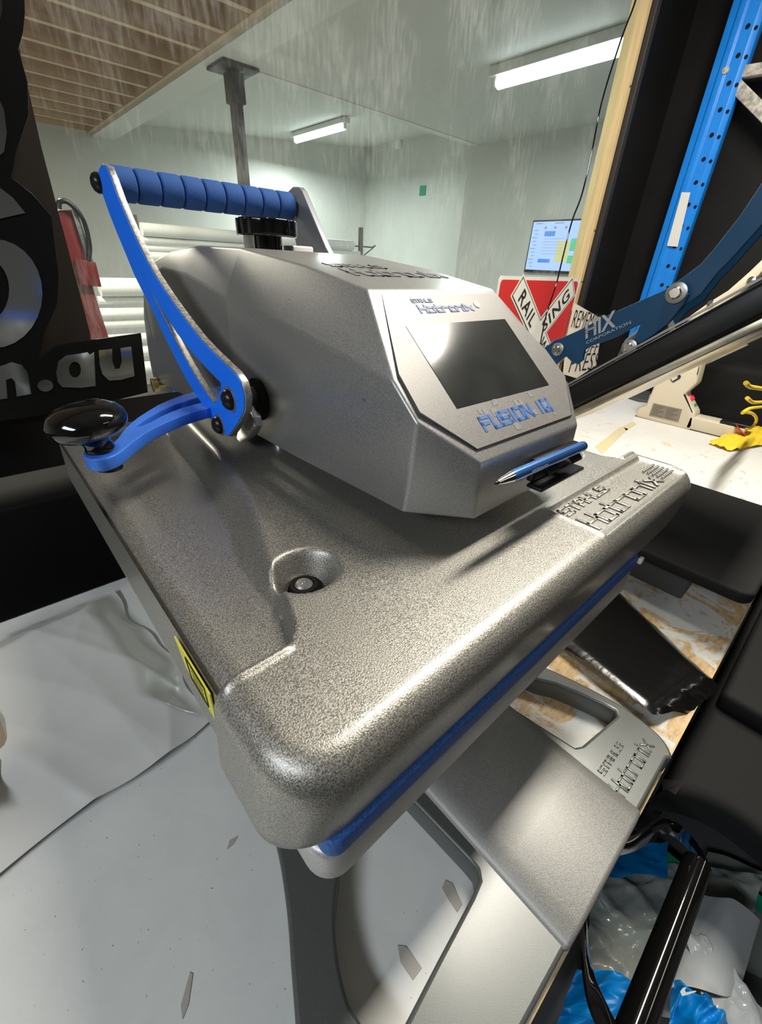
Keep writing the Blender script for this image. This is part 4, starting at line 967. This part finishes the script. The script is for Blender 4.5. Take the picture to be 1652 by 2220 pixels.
# black crate under the sign
t_ = MB().box((-.55, .765, BT+.0), (.12, .90, -.335)); o = obj('storage_crate', t_, M['deep_black'], bevel=.006); tag(o, 'low black crate on the bench under the shop sign', 'crate')

# ================================================================= BAGS AND PACKETS
def sheet(name, corners, n, amp, mt, zfun=None, seed=1, thick=.0015, sc=3.):
    """crumpled sheet from a 4-corner patch (x,y,z points), displaced by summed folds"""
    rnd = random.Random(seed); wv = [(rnd.uniform(-1, 1)*sc*6, rnd.uniform(-1, 1)*sc*6, rnd.uniform(0, 6), rnd.uniform(.3, 1)) for _ in range(9)]
    A_, B_, C_, D_ = [np.array(p, float) for p in corners]; G = []
    for i in range(n+1):
        row = []
        for j in range(n+1):
            s_, t_ = j/n, i/n; p = (A_*(1-s_)+B_*s_)*(1-t_)+(D_*(1-s_)+C_*s_)*t_
            f = 0
            for a, b, ph, w_ in wv:
                v = math.sin(a*s_+b*t_+ph+.7*math.sin(3*s_+ph)); f += w_*(1-abs(v))**2.2
            f = f/6
            ed = .012*math.sin(9*t_+seed)+.006*math.sin(23*t_); ed2 = .010*math.sin(8*s_+2*seed)
            h = amp*f*(1 if zfun is None else 1)+(zfun(s_, t_) if zfun else 0)
            row.append((p[0]+ed*(s_-.5), p[1]+ed2*(t_-.5), p[2]+h))
        G.append(row)
    return MB().grid(G)
def zb(s_, t_):  # pillow
    e = min(s_, 1-s_, t_, 1-t_); return .038*sm(e/.22)
cs = [onz(0-150, 1990, BT+.003), onz(300, 1720, BT+.003), onz(250, 1283, BT+.003), onz(-120, 1440, BT+.003)]
p1, p2, p3, p4 = onz(-150, 2010, BT+.002), onz(470, 1560, BT+.002), onz(248, 1284, BT+.002), onz(-150, 1450, BT+.002)
mbw = sheet('bag', [p1, p2, p3, p4], 80, .026, M['white_bag'], zb, 4, sc=.8)
o = obj('plastic_bag', mbw, M['white_bag'], smooth=180, sub=1); tag(o, 'large crumpled white plastic bag lying on the bench left of the press', 'bag')
p1, p2, p3, p4 = onz(-60, 1500, BT+.03), onz(130, 1430, BT+.05), onz(248, 1282, BT+.015), onz(-40, 1400, BT+.012)
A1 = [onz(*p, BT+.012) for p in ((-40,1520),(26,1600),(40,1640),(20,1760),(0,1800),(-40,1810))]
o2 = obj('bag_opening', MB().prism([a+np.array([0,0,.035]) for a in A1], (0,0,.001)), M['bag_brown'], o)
# black mailer packet
q4 = [onz(*p, BT+.026) for p in ((1530, 1462), (1418, 1545), (1195, 1370), (1330, 1272))]
lo4 = [onz(*p, BT+.001) for p in ((1562, 1492), (1490, 1548), (1190, 1390), (1345, 1290))]
def patch(c, n, m, h):
    A_, B_, C_, D_ = c; G = []
    for i in range(n+1):
        G.append([])
        for j in range(m+1):
            s_, t_ = j/m, i/n; p = (A_*(1-s_)+B_*s_)*(1-t_)+(D_*(1-s_)+C_*s_)*t_
            G[-1].append(p+np.array([0, 0, h(s_, t_)]))
    return G
top = MB(); n, m = 40, 24
G = patch(q4, n, m, lambda a, b: .004*sm(min(a, 1-a, b*.7, (1-b)*.7)/.06)-.004+.0008*math.sin(7*a+2*b)*math.sin(3*b))
rim = [G[0][j] for j in range(m+1)]+[G[i][m] for i in range(1, n+1)]+[G[n][j] for j in range(m-1, -1, -1)]+[G[i][0] for i in range(n-1, 0, -1)]
par = [(0, j/m) for j in range(m+1)]+[(1, i/n) for i in range(1, n+1)]+[(2, 1-j/m) for j in range(m-1, -1, -1)]+[(3, 1-i/n) for i in range(n-1, 0, -1)]
top.grid(G); rnd = random.Random(4)
lay = [rim]
for lv_, (f_, z_) in enumerate(((.25, .85), (.6, .5), (1.0, 0.0))):
    L_ = []
    for (k, t_), p in zip(par, rim):
        b = lo4[k]*(1-t_)+lo4[(k+1) % 4]*t_; q_ = p*(1-f_)+b*f_; q_[2] = p[2]*z_+b[2]*(1-z_)
        wob = .0035*math.sin(23*t_+k*2+lv_)*math.sin(9*t_+lv_*2)*(1 if lv_ < 2 else .3); L_.append(q_+np.array([wob, wob*.6, 0]))
    lay.append(L_)
for a, b in zip(lay[:-1], lay[1:]):
    k0 = len(top.v); N0 = len(a); top.v += [tuple(p) for p in a+b]; top.f += [(k0+i, k0+(i+1) % N0, k0+N0+(i+1) % N0, k0+N0+i) for i in range(N0)]
k0 = len(top.v); top.v += [tuple(p) for p in lay[-1]]; top.f.append(tuple(range(k0, k0+len(lay[-1]))))
vmap = {}; nv = []; idx = []
for p in top.v:
    k = tuple(round(c_, 6) for c_ in p)
    if k not in vmap: vmap[k] = len(nv); nv.append(p)
    idx.append(vmap[k])
top.f = [g for g in ([tuple(dict.fromkeys(idx[i] for i in f)) for f in top.f]) if len(g) > 2]; top.v = nv
o = obj('mailer_packet', top, M['black_bag'], smooth=40); tag(o, 'glossy black plastic mailer packet lying near the bench edge', 'packet')
# yellow cloth with laces
t = thing('yellow_garment', 'yellow cloth with a red print and yellow laces by the cap press', 'garment', tuple(onz(1610, 950, BT)))
p4_ = [onz(*p, BT+.003) for p in ((1536, 962), (1578, 978), (1700, 962), (1650, 928))]
obj('cloth', sheet('c', p4_, 24, .03, None, lambda s_, t_: .02*sm(min(s_+.1, 1-s_, t_, 1-t_)/.3), 3), M['yellow_cloth'], t, smooth=180, sub=1)
c = onz(1607, 932, BT+.045); obj('red_print', MB().lathe([(0, 0), (.03, 0), (.03, .001), (0, .001)], c, (.1, -.6, .8), 24), M['red_print'], t)
for i, pts in enumerate((((1617,830),(1625,838),(1640,841),(1662,844)), ((1620,863),(1632,872),(1650,872),(1664,870)), ((1610,895),(1625,886),(1645,883),(1664,881)), ((1612,893),(1632,897),(1640,910),(1632,925),(1618,930)))):
    pth = smoothloop([ony(*p, .16+.01*i) for p in pts], 5, False)
    obj('lace', MB().tube(pth, .0048 if i < 3 else .0045, 8), M['yellow_cloth'], t)
bg = MB().box((2.34, .10, BT), (2.53, .5, BT+.22)); o = obj('black_bag', bg, M['black_matte'], bevel=.03, seg=4); tag(o, 'soft black bag behind the yellow laces at the right edge', 'bag')

# ================================================================= BELOW THE BENCH, right
bx = thing('padded_seat', 'black fabric padded seat with rounded edge standing against the bench front', 'seat', (1.1, -.3, FL))
so = [(.60, -.048)]+[tuple(p) for p in smoothloop([onz(px, py, -.77)[:2] for px, py in ((1395, 1762), (1480, 1776), (1560, 1815), (1652, 1892), (1740, 1985))], 5, False)]+[(.86, -.62), (1.6, -.62), (1.6, -.048)]
obj('cushion', plate([so], .075, .018).mapped((0, 0, -.735), (1,0,0), (0,1,0), (0,0,1)), M['black_platen'], bx)
obj('post', MB().box((1.3, -.38, FL), (1.4, -.28, -.772)), M['black_matte'], bx, bevel=.01)
bf_ = thing('folded_cloth', 'flat folded black cloth lying on the black padded seat', 'cloth', (1.2, -.3, -.6975))
obj('fold', MB().box((.83, -.60, -.6965), (1.58, -.06, -.655)), M['black_platen'], bf_, bevel=.012, seg=3)
shelf = MB().box((.15, -.55, -1.13), (1.2, .0, -1.10)); t = obj('low_shelf', shelf, M['front_floor'], bevel=.003); tag(t, 'dark low shelf beneath the bench front holding packing plastic', 'shelf')
def onS(px, py, z=-1.06): return onz(px, py, z)
g1 = sheet('g', [onS(1250, 2200), onS(1590, 2200), onS(1640, 1900), onS(1290, 1860)], 50, .05, None, None, 11, sc=2.2)
o = obj('clear_plastic_bag', g1, M['clear_bag'], smooth=180, sub=1); tag(o, 'crinkled clear plastic bag seen between the black handle and the bench', 'bag')
g1 = sheet('g', [onS(1480, 2060, -1.075), onS(1660, 2120, -1.075), onS(1680, 1900, -1.075), onS(1530, 1840, -1.075)], 20, .006, None, None, 12, sc=.5)
o = obj('grey_green_sheet', g1, M['green_sheet'], smooth=180); tag(o, 'flat grey green backing sheet with green tape right of the black tube', 'sheet')
g1 = sheet('g', [onS(1440, 2140, -1.0), onS(1600, 2180, -1.0), onS(1640, 1985, -1.0), onS(1500, 1945, -1.0)], 30, .010, None, lambda s_, t_: .03*math.sin(s_*3), 14, sc=.6)
o = obj('white_foam_sheet', g1, M['milky'], smooth=180, sub=1); tag(o, 'milky white foam sheet right of the black tube handle', 'sheet')
g1 = sheet('g', [onS(1560, 2300, -.985), onS(1720, 2300, -.985), onS(1560, 2060, -.985), onS(1470, 2010, -.985)], 30, .03, None, None, 17, sc=1.0)
o = obj('white_wrapping', g1, M['milky'], smooth=180, sub=1); tag(o, 'crumpled strip of white wrapping at the bottom right corner', 'wrapping')
g1 = sheet('g', [onS(1200, 2260, -.99), onS(1400, 2300, -.99), onS(1400, 2120, -.99), onS(1235, 2110, -.99)], 36, .05, None, lambda s_, t_: .03*sm(min(s_, 1-s_, t_, 1-t_)/.3), 21, sc=1.3)
o = obj('blue_bag', g1, M['blue_bag'], smooth=180, sub=1); tag(o, 'bright blue plastic bag left of the black tube handle', 'bag')
g1 = sheet('g', [onS(1440, 2300, -.97), onS(1600, 2300, -.97), onS(1540, 2160, -.97), onS(1450, 2135, -.97)], 36, .05, None, lambda s_, t_: .03*sm(min(s_, 1-s_, t_, 1-t_)/.3), 22, sc=1.3)
o = obj('blue_bag', g1, M['blue_bag'], smooth=180, sub=1); tag(o, 'bright blue plastic bag with a white tick mark right of the tube handle', 'bag')
swp = [tuple(onS(*p, -.915)) for p in ((1478, 2160), (1474, 2150), (1480, 2142), (1488, 2140), (1484, 2147), (1487, 2152), (1506, 2148), (1510, 2150), (1490, 2157))]
obj('tick_mark', MB().prism(swp, (0,0,.001)), M['milky'], o, smooth=0)
for k, p in enumerate(((1622, 1945), (1458, 1880))):
    c = onS(*p, -1.055); tag(obj('green_tape', MB().box((c[0]-.012, c[1]-.03, c[2]), (c[0]+.022, c[1]+.03, c[2]+.001)), M['green'], smooth=0), ['strip of dark green tape at the right picture edge', 'strip of dark green tape left of the black tube top'][k], 'tape')
g1 = sheet('g', [onS(1290, 1900, -.93), onS(1440, 1900, -.93), onS(1450, 1830, -.93), onS(1320, 1820, -.93)], 14, .015, None, None, 31, sc=1.0)
o = obj('blue_packaging', g1, M['blue_bag'], smooth=180); tag(o, 'piece of blue packaging showing under the black handle strap', 'packaging')
